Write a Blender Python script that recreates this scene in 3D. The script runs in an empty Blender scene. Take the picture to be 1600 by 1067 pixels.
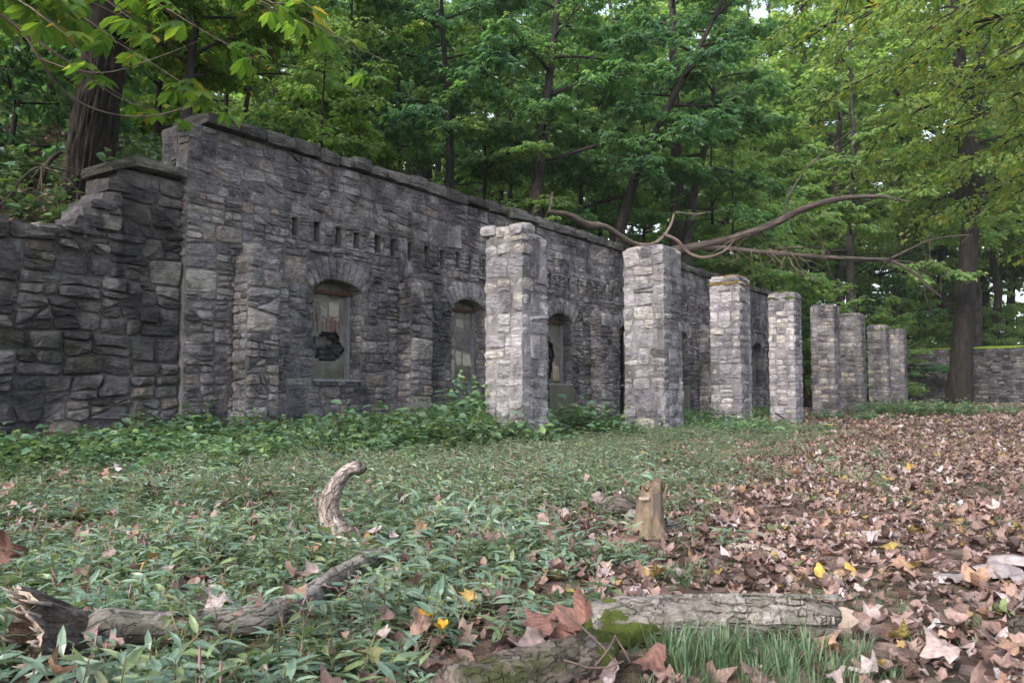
import bpy, math, random
import numpy as np
from mathutils import Vector, Matrix, noise
R = math.radians
C = bpy.context.scene.collection
scene = bpy.context.scene

# ------------------------------------------------------------------ camera, world, sun, exposure
EYE = 0.75
cam = bpy.data.cameras.new('camera'); camo = bpy.data.objects.new('camera', cam); C.objects.link(camo)
PITCH = 3.64
FPX = 1280.0
camo.location = (0, 0, EYE); camo.rotation_euler = (R(90 + PITCH), 0, 0)
cam.sensor_width = 36; cam.lens = FPX / 1600 * 36
cam.clip_start = 0.05; cam.clip_end = 600
cam.dof.use_dof = True; cam.dof.focus_distance = 5.5; cam.dof.aperture_fstop = 8.0
scene.camera = camo

SUN_DIR = Vector((-0.50, -0.66, 0.60)).normalized()      # towards the light
w = bpy.data.worlds.new('World'); scene.world = w; w.use_nodes = True
wt = w.node_tree; wt.nodes.clear()
sky = wt.nodes.new('ShaderNodeTexSky'); sky.sky_type = 'NISHITA'; sky.sun_disc = False
sky.sun_elevation = math.asin(SUN_DIR.z); sky.sun_rotation = math.atan2(SUN_DIR.x, SUN_DIR.y)
sky.air_density = 1.0; sky.dust_density = 3.0; sky.ozone_density = 1.0
hs = wt.nodes.new('ShaderNodeHueSaturation'); hs.inputs['Saturation'].default_value = 0.55
bg = wt.nodes.new('ShaderNodeBackground'); bg.inputs['Strength'].default_value = 0.15
wo = wt.nodes.new('ShaderNodeOutputWorld')
wt.links.new(sky.outputs[0], hs.inputs['Color']); wt.links.new(hs.outputs[0], bg.inputs[0]); wt.links.new(bg.outputs[0], wo.inputs[0])
sun = bpy.data.lights.new('sun', 'SUN'); sun.energy = 1.25; sun.angle = R(28); sun.color = (1.0, 0.955, 0.90)
suno = bpy.data.objects.new('sun', sun); C.objects.link(suno)
suno.rotation_euler = (-SUN_DIR).to_track_quat('-Z', 'Y').to_euler(); suno.location = (0, 0, 30)
vs = scene.view_settings
scene.display_settings.display_device = 'sRGB'
vs.view_transform = 'Standard'; vs.look = 'None'; vs.exposure = 1.5; vs.gamma = 1.0; vs.use_curve_mapping = False
cy = scene.cycles
cy.max_bounces = 5; cy.diffuse_bounces = 3; cy.glossy_bounces = 2; cy.transmission_bounces = 3; cy.transparent_max_bounces = 4
cy.sample_clamp_indirect = 6

# ------------------------------------------------------------------ geometry helpers
ca, sa = math.cos(R(PITCH)), math.sin(R(PITCH))
def P(px, py, Y):
    """world point that the photograph shows at pixel (px, py), at distance Y in front of the camera"""
    dx = (px - 800) / FPX; dz = (533.5 - py) / FPX
    dy = ca - dz * sa; z = sa + dz * ca
    k = Y / dy
    return Vector((dx * k, Y, EYE + z * k))
def smooth(a, b, x):
    t = min(1, max(0, (x - a) / (b - a))); return t * t * (3 - 2 * t)
def gz(x, y):
    return 0.25 * smooth(20, 38, y) + 0.022 * noise.noise(Vector((x * .6, y * .6, 0))) + 0.01 * noise.noise(Vector((x * 2.2, y * 2.2, 5)))
def G(px, py):
    """ground point seen at pixel"""
    Y = EYE * FPX / max(4, (py - 615))
    for _ in range(6):
        p = P(px, py, Y); Y *= 1 + (p.z - gz(p.x, p.y)) / EYE * .9
        Y = min(60, max(1.2, Y))
    p = P(px, py, Y); return Vector((p.x, p.y, gz(p.x, p.y)))
WO = Vector((-3.94, 9.8, 0)); WD = Vector((.575, .818, 0)); WN = Vector((.818, -.575, 0))
UP = Vector((0, 0, 1))
def Wp(t, d, z): return WO + WD * t + WN * d + UP * z
def WT(x, y):
    v = Vector((x, y, 0)) - WO; return v.dot(WD), v.dot(WN)
WEND = 25.3

def mesh_np(name, V, F, mat=None, smooth_=False, attrs=None, fsize=None):
    """V (n,3) array, F (m,k) array"""
    me = bpy.data.meshes.new(name)
    V = np.asarray(V, dtype=np.float32); F = np.asarray(F, dtype=np.int32)
    me.vertices.add(len(V)); me.vertices.foreach_set('co', V.ravel())
    k = F.shape[1]
    me.loops.add(F.size); me.loops.foreach_set('vertex_index', F.ravel())
    me.polygons.add(len(F)); me.polygons.foreach_set('loop_start', np.arange(0, F.size, k, dtype=np.int32))
    me.polygons.foreach_set('loop_total', np.full(len(F), k, dtype=np.int32))
    if smooth_: me.polygons.foreach_set('use_smooth', np.ones(len(F), dtype=bool))
    for an, (dom, typ, data) in (attrs or {}).items():
        a = me.attributes.new(an, typ, dom)
        a.data.foreach_set('value' if typ == 'FLOAT' else 'vector', np.asarray(data, dtype=np.float32).ravel())
    me.update(calc_edges=True)
    if mat: me.materials.append(mat)
    return me
def mesh_py(name, V, F, mat=None, smooth_=False, tint=None):
    me = bpy.data.meshes.new(name)
    me.from_pydata([tuple(v) for v in V], [], F)
    if smooth_: me.polygons.foreach_set('use_smooth', [True] * len(F))
    if tint is not None:
        a = me.attributes.new('tint', 'FLOAT', 'FACE')
        a.data.foreach_set('value', tint if hasattr(tint, '__len__') else [tint] * len(F))
    me.update()
    if mat: me.materials.append(mat)
    return me
def link(name, data, parent=None, loc=None, label=None, cat=None, group=None, kind=None):
    o = bpy.data.objects.new(name, data); C.objects.link(o)
    if parent is not None:
        o.parent = parent
    if loc is not None: o.location = loc
    for k, v in (('label', label), ('category', cat), ('group', group), ('kind', kind)):
        if v: o[k] = v
    return o
def copy_tree(root, loc, rz, sc, label=None, group=None, tilt=0):
    r = root.copy(); C.objects.link(r); r.location = loc; r.rotation_euler = (tilt, 0, rz); r.scale = (sc, sc, sc) if not hasattr(sc, '__len__') else sc
    if label: r['label'] = label
    if group: r['group'] = group
    for ch in list(root.children):
        c = ch.copy(); C.objects.link(c); c.parent = r
        for g in ch.children:
            d = g.copy(); C.objects.link(d); d.parent = c
    return r

# ------------------------------------------------------------------ materials
class M:
    def __init__(s, name):
        s.m = bpy.data.materials.new(name); s.m.use_nodes = True
        s.t = s.m.node_tree; s.b = s.t.nodes['Principled BSDF']; s.o = s.t.nodes['Material Output']
    def n(s, typ, ins=None, **kw):
        nd = s.t.nodes.new('ShaderNode' + typ)
        for k, v in kw.items(): setattr(nd, k, v)
        for k, v in (ins or {}).items():
            if isinstance(v, bpy.types.NodeSocket): s.t.links.new(v, nd.inputs[k])
            else: nd.inputs[k].default_value = v
        return nd
    def L(s, a, b): s.t.links.new(a, b)
    def noise(s, vec, scale, detail=4, rough=.55, dist=0.0):
        return s.n('TexNoise', {'Vector': vec, 'Scale': scale, 'Detail': detail, 'Roughness': rough, 'Distortion': dist}).outputs['Fac']
    def mapv(s, vec, sc): return s.n('Mapping', {'Vector': vec, 'Scale': sc}).outputs[0]
    def ramp(s, fac, stops, interp='LINEAR'):
        r = s.n('ValToRGB', {'Fac': fac}); cr = r.color_ramp; cr.interpolation = interp
        while len(cr.elements) < len(stops): cr.elements.new(.5)
        for e, (p, c) in zip(cr.elements, stops):
            e.position = p; e.color = (*c, 1) if hasattr(c, '__len__') else (c, c, c, 1)
        return r.outputs[0]
    def mix(s, fac, a, b, mode='MIX'):
        nd = s.n('Mix', data_type='RGBA', blend_type=mode)
        for i, v in ((0, fac), (6, a), (7, b)):
            if isinstance(v, bpy.types.NodeSocket): s.L(v, nd.inputs[i])
            else: nd.inputs[i].default_value = v if i == 0 else ((*v, 1) if len(v) == 3 else v)
        return nd.outputs[2]
    def math(s, op, a, b=0.0, clamp=False):
        nd = s.n('Math', operation=op, use_clamp=clamp)
        for i, v in ((0, a), (1, b)):
            if isinstance(v, bpy.types.NodeSocket): s.L(v, nd.inputs[i])
            else: nd.inputs[i].default_value = v
        return nd.outputs[0]
    def bump(s, h, strength=.5, dist=.02):
        return s.n('Bump', {'Height': h, 'Strength': strength, 'Distance': dist}).outputs[0]
    def pos(s): return s.n('NewGeometry').outputs['Position']
    def attr(s, name): return s.n('Attribute', attribute_name=name)
    def set(s, color=None, rough=None, normal=None, spec=None):
        for k, v in (('Base Color', color), ('Roughness', rough), ('Normal', normal), ('Specular IOR Level', spec)):
            if v is None: continue
            if isinstance(v, bpy.types.NodeSocket): s.L(v, s.b.inputs[k])
            else: s.b.inputs[k].default_value = (*v, 1) if hasattr(v, '__len__') else v

def stone_mat(name, stops, moss=.45, stain=.75, lichen=.35, gain=1.0):
    m = M(name); p = m.pos()
    r = m.attr('tint').outputs['Fac']
    base = m.ramp(r, stops)
    lay = m.noise(m.mapv(p, (5, 5, 34)), 1.0, 5, .6, .6)          # bedding of the schist
    mot = m.noise(p, 9, 6, .7)
    c = m.mix(1, base, m.ramp(lay, [(.25, .55), (.5, .98), (.75, 1.3)]), 'MULTIPLY')
    c = m.mix(1, c, m.ramp(mot, [(.28, .5), (.5, 1.0), (.72, 1.38)]), 'MULTIPLY')
    lf = m.ramp(m.noise(p, 16, 5, .75), [(.56, 0.0), (.66, 1.0)])
    c = m.mix(m.math('MULTIPLY', lf, lichen), c, (.46 * gain, .45 * gain, .47 * gain))
    st = m.noise(m.mapv(p, (1.5, 1.5, .6)), 1.0, 6, .68, .9)      # damp streaks running down
    sf = m.ramp(st, [(.40, 1.0), (.58, 0.0)])
    c = m.mix(m.math('MULTIPLY', sf, stain), c, m.mix(1, c, (.30, .30, .34), 'MULTIPLY'))
    mo = m.noise(m.mapv(p, (.9, .9, .8)), 1.0, 8, .68, .4)
    mf = m.ramp(mo, [(.54, 0.0), (.70, 1.0)])
    c = m.mix(m.math('MULTIPLY', mf, moss), c, (.070, .072, .038))
    m.set(c, .9, None, .25)
    h = m.math('ADD', m.math('MULTIPLY', lay, .8), m.math('ADD', m.noise(p, 42, 6, .75), m.math('MULTIPLY', m.n('TexVoronoi', {'Vector': m.mapv(p, (14, 14, 26)), 'Scale': 1.0}).outputs['Distance'], .7)))
    m.set(normal=m.bump(h, 1.0, .03))
    return m.m
def mortar_mat(name, col, moss=.4):
    m = M(name); p = m.pos()
    mot = m.noise(p, 14, 6, .7)
    c = m.mix(1, (*col, 1), m.ramp(mot, [(.25, .45), (.5, 1.0), (.75, 1.35)]), 'MULTIPLY')
    st = m.noise(m.mapv(p, (1.5, 1.5, .6)), 1.0, 6, .68, .9)
    c = m.mix(m.math('MULTIPLY', m.ramp(st, [(.4, 1.0), (.58, 0.0)]), .7), c, (.035, .035, .038))
    mf = m.ramp(m.noise(p, 1.3, 8, .7), [(.52, 0.0), (.66, 1.0)])
    c = m.mix(m.math('MULTIPLY', mf, moss), c, (.04, .055, .018))
    m.set(c, .95, m.bump(m.noise(p, 60, 5, .7), .9, .015), .2)
    return m.m
GREY = [(0, (.122, .112, .120)), (.2, (.175, .162, .174)), (.45, (.240, .223, .240)), (.65, (.305, .285, .300)), (.82, (.35, .325, .315)), (.93, (.29, .235, .215)), (1, (.42, .395, .375))]
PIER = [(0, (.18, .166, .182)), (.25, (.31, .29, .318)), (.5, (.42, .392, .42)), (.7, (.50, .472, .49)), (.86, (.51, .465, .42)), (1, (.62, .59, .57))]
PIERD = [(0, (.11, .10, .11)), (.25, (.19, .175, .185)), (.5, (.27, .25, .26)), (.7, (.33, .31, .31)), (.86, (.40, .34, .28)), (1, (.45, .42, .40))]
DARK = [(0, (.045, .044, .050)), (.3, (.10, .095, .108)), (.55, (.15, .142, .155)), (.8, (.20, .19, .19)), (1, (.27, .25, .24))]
M_stone = stone_mat('wall_stone', GREY, .62, .85, .4)
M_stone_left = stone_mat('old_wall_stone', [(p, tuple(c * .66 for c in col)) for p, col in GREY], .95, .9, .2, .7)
M_pier = stone_mat('pier_stone', PIER, .45, .6, .5, 1.1)
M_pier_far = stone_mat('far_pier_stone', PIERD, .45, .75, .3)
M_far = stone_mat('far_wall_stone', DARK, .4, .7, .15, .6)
M_mortar = mortar_mat('mortar', (.19, .178, .182), .3)
M_mortar_pier = mortar_mat('pier_mortar', (.27, .252, .26), .15)
M_mortar_dark = mortar_mat('old_mortar', (.13, .125, .125), .6)
def simple(name, col, rough=.8, var=.4, scale=12, bump=.5, stretch=None):
    m = M(name); p = m.pos() if stretch is None else m.mapv(m.pos(), stretch)
    c = m.mix(1, (*col, 1), m.ramp(m.noise(p, scale, 6, .65), [(.25, 1 - var), (.5, 1.0), (.75, 1 + var)]), 'MULTIPLY')
    m.set(c, rough, m.bump(m.noise(p, scale * 4, 5, .65), bump, .01), .25); return m.m
M_void = simple('painted_dark_void', (.018, .017, .016))  # near-black colour stands in for the darkness inside the openings
M_cap = stone_mat('cap_stone', [(0, (.085, .08, .078)), (.5, (.155, .145, .14)), (1, (.22, .205, .19))], .75, .6, .3, .7)
M_rust = simple('rusty_iron', (.10, .05, .035))
M_frame = simple('weathered_paint', (.20, .20, .22), .7)
M_board = simple('grey_board', (.17, .155, .15), .85, .4, 6, .6, (6, 6, .6))
M_white = simple('whitewashed_board', (.50, .49, .50), .7, .2)

def infill_mat():
    m = M('cement_infill'); p = m.pos()
    c = m.mix(1, m.ramp(m.attr('tint').outputs['Fac'], [(0, (.14, .135, .12)), (.28, (.20, .19, .17)), (.6, (.34, .32, .29)), (.8, (.44, .41, .34)), (1, (.46, .37, .25))]),
              m.ramp(m.noise(p, 7, 6, .7), [(.25, .55), (.5, 1.0), (.75, 1.25)]), 'MULTIPLY')
    z = m.n('SeparateXYZ', {'Vector': p}).outputs['Z']
    gf = m.n('MapRange', {'Value': z, 'From Min': 1.30, 'From Max': 1.05}).outputs[0]
    gf = m.math('MULTIPLY', gf, m.ramp(m.noise(m.mapv(p, (5, 5, 1.5)), 1, 6, .7), [(.35, .25), (.55, 1.0)]))
    c = m.mix(m.math('MULTIPLY', gf, .6), c, (.060, .072, .030))
    m.set(c, .92, m.bump(m.noise(p, 30, 5, .7), .6, .012), .2); return m.m
M_infill = infill_mat()
def paint_mat():
    m = M('red_paint_drips'); p = m.pos()
    c = m.mix(m.ramp(m.noise(m.mapv(p, (30, 30, 3)), 1, 4, .6), [(.42, 0.0), (.55, 1.0)]), (.26, .06, .065), (.24, .19, .18))
    m.set(c, .8, None, .2); return m.m
M_paint = paint_mat()

def bark_mat(name, c1, c2, scale=(14, 14, 2.2), moss=0.0, bump=.9):
    m = M(name); p = m.attr('bark').outputs['Vector']; q = m.mapv(p, scale)
    f = m.noise(q, 1.0, 7, .65, .4)
    c = m.ramp(f, [(.3, tuple(x * .35 for x in c1)), (.48, c1), (.7, c2)])
    c = m.mix(1, c, m.ramp(m.noise(p, 2.5, 5, .6), [(.3, .65), (.7, 1.3)]), 'MULTIPLY')
    if moss:
        c = m.mix(m.math('MULTIPLY', m.ramp(m.noise(m.pos(), 5, 6, .7), [(.5, 0.0), (.62, 1.0)]), moss), c, (.055, .07, .015))
    m.set(c, .9, m.bump(f, bump, .04), .2); return m.m
def log_mat(name, c1, c2, cell=(46, 46, 15), moss=.4, mcol=(.055, .07, .015)):
    m = M(name); p = m.attr('bark').outputs['Vector']; wob = m.n('TexNoise', {'Vector': p, 'Scale': 30.0, 'Detail': 3.0}).outputs['Color']
    pw = m.mix(.03, p, wob, 'ADD'); q = m.mapv(pw, cell)
    ed = m.n('TexVoronoi', {'Vector': q, 'Scale': 1.0}, feature='DISTANCE_TO_EDGE').outputs['Distance']
    cellc = m.n('SeparateColor', {'Color': m.n('TexVoronoi', {'Vector': q, 'Scale': 1.0}).outputs['Color']}).outputs[0]
    fine = m.noise(m.mapv(p, (120, 120, 40)), 1.0, 6, .75)
    crack = m.math('MAXIMUM', m.ramp(ed, [(.0, 0.0), (.12, 1.0)]), m.ramp(m.noise(p, 14, 4, .6), [(.45, 0.0), (.6, 1.0)]))
    c = m.mix(cellc, c1, c2)
    c = m.mix(1, c, m.ramp(fine, [(.3, .55), (.7, 1.35)]), 'MULTIPLY')
    c = m.mix(m.math('MULTIPLY', m.math('SUBTRACT', 1.0, crack), .5), c, tuple(x * .4 for x in c1))
    c = m.mix(1, c, m.ramp(m.noise(p, 7, 5, .6), [(.35, .6), (.65, 1.25)]), 'MULTIPLY')
    c = m.mix(m.math('MULTIPLY', m.ramp(m.noise(m.pos(), 6, 7, .75), [(.5, 0.0), (.6, 1.0)]), moss), c, mcol)
    m.set(c, .92, m.bump(m.math('ADD', m.math('MULTIPLY', crack, 1.2), fine), 1.0, .012), .2); return m.m
M_bark = bark_mat('ridged_bark', (.028, .022, .020), (.066, .054, .050), (20, 20, 5.0))
M_bark2 = bark_mat('smooth_bark', (.030, .026, .024), (.066, .058, .054), (6, 6, 3))
M_bark3 = bark_mat('dark_bark', (.014, .012, .011), (.034, .028, .026), (10, 10, 2))
M_branch = bark_mat('dead_branch_bark', (.13, .10, .085), (.25, .20, .175), (20, 20, 2))
M_branchd = bark_mat('dead_limb_bark', (.055, .044, .040), (.12, .10, .092), (20, 20, 2))
M_log = log_mat('grey_log_bark', (.215, .190, .172), (.39, .355, .33), (34, 34, 10))
M_palebark = log_mat('pale_weathered_branch', (.27, .21, .19), (.46, .40, .38), (50, 50, 8), .05)
M_logmoss = log_mat('mossy_log_bark', (.13, .11, .09), (.26, .22, .19), (50, 50, 14), .8)
M_logdark = log_mat('dark_rotten_bark', (.085, .070, .062), (.19, .16, .145), (40, 40, 9), .15)
M_rot = simple('rust_brown_rot', (.085, .052, .040), .95, .5, 25, 1.0)
M_heart = simple('split_heartwood', (.165, .125, .090), .9, .6, 9, 1.0, (3, 3, 1.4))
M_pale = simple('bare_pale_wood', (.33, .265, .22), .85, .35, 10, .8)

def leaf_mat(name, stops, tr=.35, trc=1.5, rough=.42, use_attr=True, spec=.5, trtint=(1.0, 1.0, .45)):
    m = M(name)
    a = m.attr('tint').outputs['Fac']; r = m.n('ObjectInfo').outputs['Random']
    f = m.math('FRACT', m.math('ADD', a, m.math('MULTIPLY', r, .35 if use_attr else 1.0)))
    c = m.ramp(f, stops)
    c = m.mix(1, c, m.ramp(m.noise(m.pos(), .9, 3, .5), [(.3, .72), (.7, 1.28)]), 'MULTIPLY')
    m.set(c, rough, None, spec)
    t = m.n('BsdfTranslucent', {'Color': m.mix(1, c, (trc * trtint[0], trc * trtint[1], trc * trtint[2]), 'MULTIPLY')})
    mx = m.n('MixShader', {0: tr, 1: m.b.outputs[0], 2: t.outputs[0]})
    m.L(mx.outputs[0], m.o.inputs[0]); return m.m
L_dark = leaf_mat('dark_green_leaves', [(0, (.040, .100, .062)), (.5, (.062, .140, .082)), (.85, (.095, .175, .075)), (1, (.040, .100, .062))], .5, 2.6, .36, spec=.95)
L_mid = leaf_mat('mid_green_leaves', [(0, (.055, .128, .066)), (.5, (.080, .172, .080)), (.9, (.135, .215, .070)), (1, (.055, .128, .066))], .5, 2.5, .36, spec=.9)
L_far = leaf_mat('pale_green_leaves', [(0, (.11, .20, .095)), (.5, (.15, .245, .11)), (.88, (.24, .29, .10)), (1, (.11, .20, .095))], .5, 2.6, .38, spec=.7)
L_yel = leaf_mat('olive_yellow_leaves', [(0, (.085, .145, .050)), (.5, (.125, .190, .065)), (.93, (.17, .21, .05)), (.98, (.28, .19, .04)), (1, (.08, .125, .036))], .5, 2.3)
L_bright = leaf_mat('bright_green_leaves', [(0, (.060, .130, .030)), (.5, (.095, .175, .032)), (.93, (.14, .21, .04)), (.96, (.40, .28, .05)), (1, (.060, .13, .03))], .5, 2.3)
L_weed = leaf_mat('knotweed_leaves', [(0, (.100, .165, .120)), (.35, (.145, .222, .160)), (.62, (.205, .285, .215)), (.8, (.140, .200, .09)), (.9, (.19, .26, .12)), (.97, (.21, .22, .13)), (1, (.095, .150, .10))], .28, 1.4, .38, spec=.7)
L_herb = leaf_mat('herb_leaves', [(0, (.070, .140, .085)), (.5, (.110, .200, .115)), (.9, (.18, .27, .10)), (1, (.045, .1, .045))], .3, 1.4, .42)
L_brownweed = leaf_mat('faded_weed_leaves', [(0, (.11, .155, .11)), (.5, (.15, .20, .14)), (.85, (.18, .155, .12)), (1, (.11, .145, .095))], .2, 1.1, .6)
L_grass = leaf_mat('grass_blades', [(0, (.07, .135, .075)), (.5, (.115, .19, .10)), (.8, (.16, .19, .09)), (1, (.07, .135, .075))], .25, 1.2, .5)
L_litter = leaf_mat('dead_leaves', [(0, (.065, .043, .038)), (.14, (.14, .09, .078)), (.30, (.22, .145, .122)), (.46, (.30, .208, .185)), (.58, (.15, .096, .08)), (.72, (.33, .265, .255)), (.79, (.42, .37, .37)), (.83, (.30, .18, .12)), (.92, (.21, .145, .128)), (.965, (.33, .235, .06)), (.98, (.11, .14, .07)), (1, (.07, .045, .04))], .12, 1.0, .62, False, .35, (1, .85, .7))
L_pink = leaf_mat('pink_flower_spikes', [(0, (.22, .09, .11)), (1, (.32, .17, .19))], .2, 1, .6)
L_stem = simple('green_stems', (.12, .11, .05), .7)
L_moss = simple('moss', (.060, .078, .016), .95, .5, 30, 1.0)
L_moss_b = simple('bright_moss', (.20, .27, .03), .95, .4, 20, 1.0)

def leaf_grain(m_):
    nt = m_.node_tree; pr = nt.nodes['Principled BSDF']; src = pr.inputs['Base Color'].links[0].from_socket
    tc = nt.nodes.new('ShaderNodeTexCoord'); no = nt.nodes.new('ShaderNodeTexNoise'); no.inputs['Scale'].default_value = 5.0; no.inputs['Detail'].default_value = 5; no.inputs['Roughness'].default_value = .7
    wv = nt.nodes.new('ShaderNodeTexWave'); wv.wave_type = 'BANDS'; wv.bands_direction = 'DIAGONAL'; wv.inputs['Scale'].default_value = 3.0; wv.inputs['Distortion'].default_value = 6.0
    nt.links.new(tc.outputs['Object'], no.inputs['Vector']); nt.links.new(tc.outputs['Object'], wv.inputs['Vector'])
    r = nt.nodes.new('ShaderNodeValToRGB'); r.color_ramp.elements[0].position = .3; r.color_ramp.elements[0].color = (.55, .52, .52, 1); r.color_ramp.elements[1].position = .7; r.color_ramp.elements[1].color = (1.3, 1.3, 1.3, 1)
    nt.links.new(no.outputs['Fac'], r.inputs[0])
    mx = nt.nodes.new('ShaderNodeMix'); mx.data_type = 'RGBA'; mx.blend_type = 'MULTIPLY'; mx.inputs[0].default_value = 1
    nt.links.new(src, mx.inputs[6]); nt.links.new(r.outputs[0], mx.inputs[7]); nt.links.new(mx.outputs[2], pr.inputs['Base Color'])
    bp = nt.nodes.new('ShaderNodeBump'); bp.inputs['Strength'].default_value = .18; bp.inputs['Distance'].default_value = .03
    ad = nt.nodes.new('ShaderNodeMath'); nt.links.new(wv.outputs['Fac'], ad.inputs[0]); nt.links.new(no.outputs['Fac'], ad.inputs[1]); nt.links.new(ad.outputs[0], bp.inputs['Height']); nt.links.new(bp.outputs[0], pr.inputs['Normal'])
leaf_grain(L_litter)
M_rustmoss = simple('rusty_moss', (.115, .075, .025), .95, .5, 25, 1.0)
def soil_mat():
    m = M('litter_soil'); p = m.pos()
    v = m.n('TexVoronoi', {'Vector': p, 'Scale': 11.0, 'Randomness': 1.0})
    sep = m.n('SeparateColor', {'Color': v.outputs['Color']})
    c = m.ramp(sep.outputs[0], [(0, (.055, .036, .030)), (.35, (.12, .075, .06)), (.65, (.20, .13, .11)), (.9, (.27, .19, .17)), (1, (.10, .12, .06))])
    c = m.mix(1, c, m.ramp(m.noise(p, 3, 6, .7), [(.3, .45), (.7, 1.1)]), 'MULTIPLY')
    c = m.mix(m.math('MULTIPLY', m.ramp(m.noise(p, .35, 6, .6), [(.5, 0.0), (.62, 1.0)]), .5), c, (.06, .085, .04))
    m.set(c, .95, m.bump(m.math('ADD', v.outputs['Distance'], m.noise(p, 30, 4, .7)), .8, .03), .2); return m.m
M_soil = soil_mat()
def hill_mat():
    m = M('forest_floor'); p = m.pos()
    c = m.ramp(m.noise(p, 2.5, 7, .7), [(.3, (.018, .014, .012)), (.5, (.05, .036, .028)), (.7, (.085, .062, .048))])
    c = m.mix(m.math('MULTIPLY', m.ramp(m.noise(p, .5, 6, .6), [(.46, 0.0), (.6, 1.0)]), .6), c, (.03, .055, .02))
    m.set(c, .95, m.bump(m.noise(p, 14, 6, .7), 1.0, .06), .15); return m.m
M_hill = hill_mat()

# ------------------------------------------------------------------ stones
def clip(poly, a, b, c):
    """keep a*x+b*y<=c"""
    out = []
    for i in range(len(poly)):
        p, q = poly[i], poly[(i + 1) % len(poly)]
        dp, dq = a * p[0] + b * p[1] - c, a * q[0] + b * q[1] - c
        if dp <= 0: out.append(p)
        if (dp < 0 < dq) or (dq < 0 < dp):
            t = dp / (dp - dq); out.append((p[0] + (q[0] - p[0]) * t, p[1] + (q[1] - p[1]) * t))
    return out
def area(p):
    return abs(sum(p[i][0] * p[(i + 1) % len(p)][1] - p[(i + 1) % len(p)][0] * p[i][1] for i in range(len(p)))) / 2 if len(p) > 2 else 0
def subtract(poly, r):
    s0, s1, z0, z1 = r; outs = []; rem = poly
    for (a, b, c) in ((1, 0, s0), (-1, 0, -s1), (0, 1, z0), (0, -1, -z1)):
        o = clip(rem, a, b, c)
        if area(o) > 1e-4: outs.append(o)
        rem = clip(rem, -a, -b, -c)
        if len(rem) < 3: return outs
    return outs
def bsp(poly, tw, th, rng, out, depth=0):
    xs = [p[0] for p in poly]; ys = [p[1] for p in poly]
    w_, h_ = max(xs) - min(xs), max(ys) - min(ys)
    if depth > 9 or (w_ < tw * rng.uniform(.8, 1.7) and h_ < th * rng.uniform(.8, 1.75)) or (rng.random() < .10 and w_ < 2 * tw and h_ < 3 * th):
        out.append(poly); return
    k = rng.uniform(.36, .64)
    if h_ / th > w_ / tw:
        ang = rng.gauss(0, .07) if rng.random() > .22 else rng.uniform(-.7, .7)
        a, b = -math.sin(ang), math.cos(ang)
    else:
        ang = rng.gauss(0, .18) if rng.random() > .22 else rng.uniform(-.6, .6)
        a, b = math.cos(ang), math.sin(ang)
    cx = min(xs) + w_ * (k if h_ / th <= w_ / tw else .5); cy_ = min(ys) + h_ * (k if h_ / th > w_ / tw else .5)
    c = a * cx + b * cy_
    p1, p2 = clip(poly, a, b, c), clip(poly, -a, -b, -c)
    if area(p1) < 1e-3 or area(p2) < 1e-3: out.append(poly); return
    bsp(p1, tw, th, rng, out, depth + 1); bsp(p2, tw, th, rng, out, depth + 1)
def layout(s0, s1, z0, z1, tw, th, rng, holes=(), warp=.03):
    cells = []; z = z0
    while z < z1 - 1e-3:
        h = min(rng.uniform(2.0, 4.2) * th, z1 - z)
        if z1 - z - h < th: h = z1 - z
        s = s0
        while s < s1 - 1e-3:
            w_ = min(rng.uniform(1.2, 2.6) * tw, s1 - s)
            if s1 - s - w_ < tw * .6: w_ = s1 - s
            bsp([(s, z), (s + w_, z), (s + w_, z + h), (s, z + h)], tw, th, rng, cells)
            s += w_
        z += h
    res = []
    for c in cells:
        # add mid points on long edges so beds can bend
        q = []
        for i in range(len(c)):
            a, b = c[i], c[(i + 1) % len(c)]; q.append(a)
            if math.dist(a, b) > .26: q.append(((a[0] + b[0]) / 2, (a[1] + b[1]) / 2))
        q2 = []
        for (x, y) in q:
            n1 = noise.noise(Vector((x * 1.6, y * 3.2, 3.1))) + .5 * noise.noise(Vector((x * 6, y * 6, 8)))
            n2 = noise.noise(Vector((x * 1.6, y * 3.2, 31.7))) + .5 * noise.noise(Vector((x * 6, y * 6, 44)))
            e = min(1, (x - s0) / .08, (s1 - x) / .08); ez = min(1, (y - z0) / .05, (z1 - y) / .05)
            q2.append((x + n1 * warp * max(0, e), y + n2 * warp * .9 * max(0, ez)))
        ps = [q2]
        for r in holes:
            nx = []
            for p in ps:
                xs = [v[0] for v in p]; ys = [v[1] for v in p]
                if max(xs) <= r[0] or min(xs) >= r[1] or max(ys) <= r[2] or min(ys) >= r[3]: nx.append(p)
                else: nx += subtract(p, r)
            ps = nx
        res += [p for p in ps if area(p) > .0022]
    return res
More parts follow.
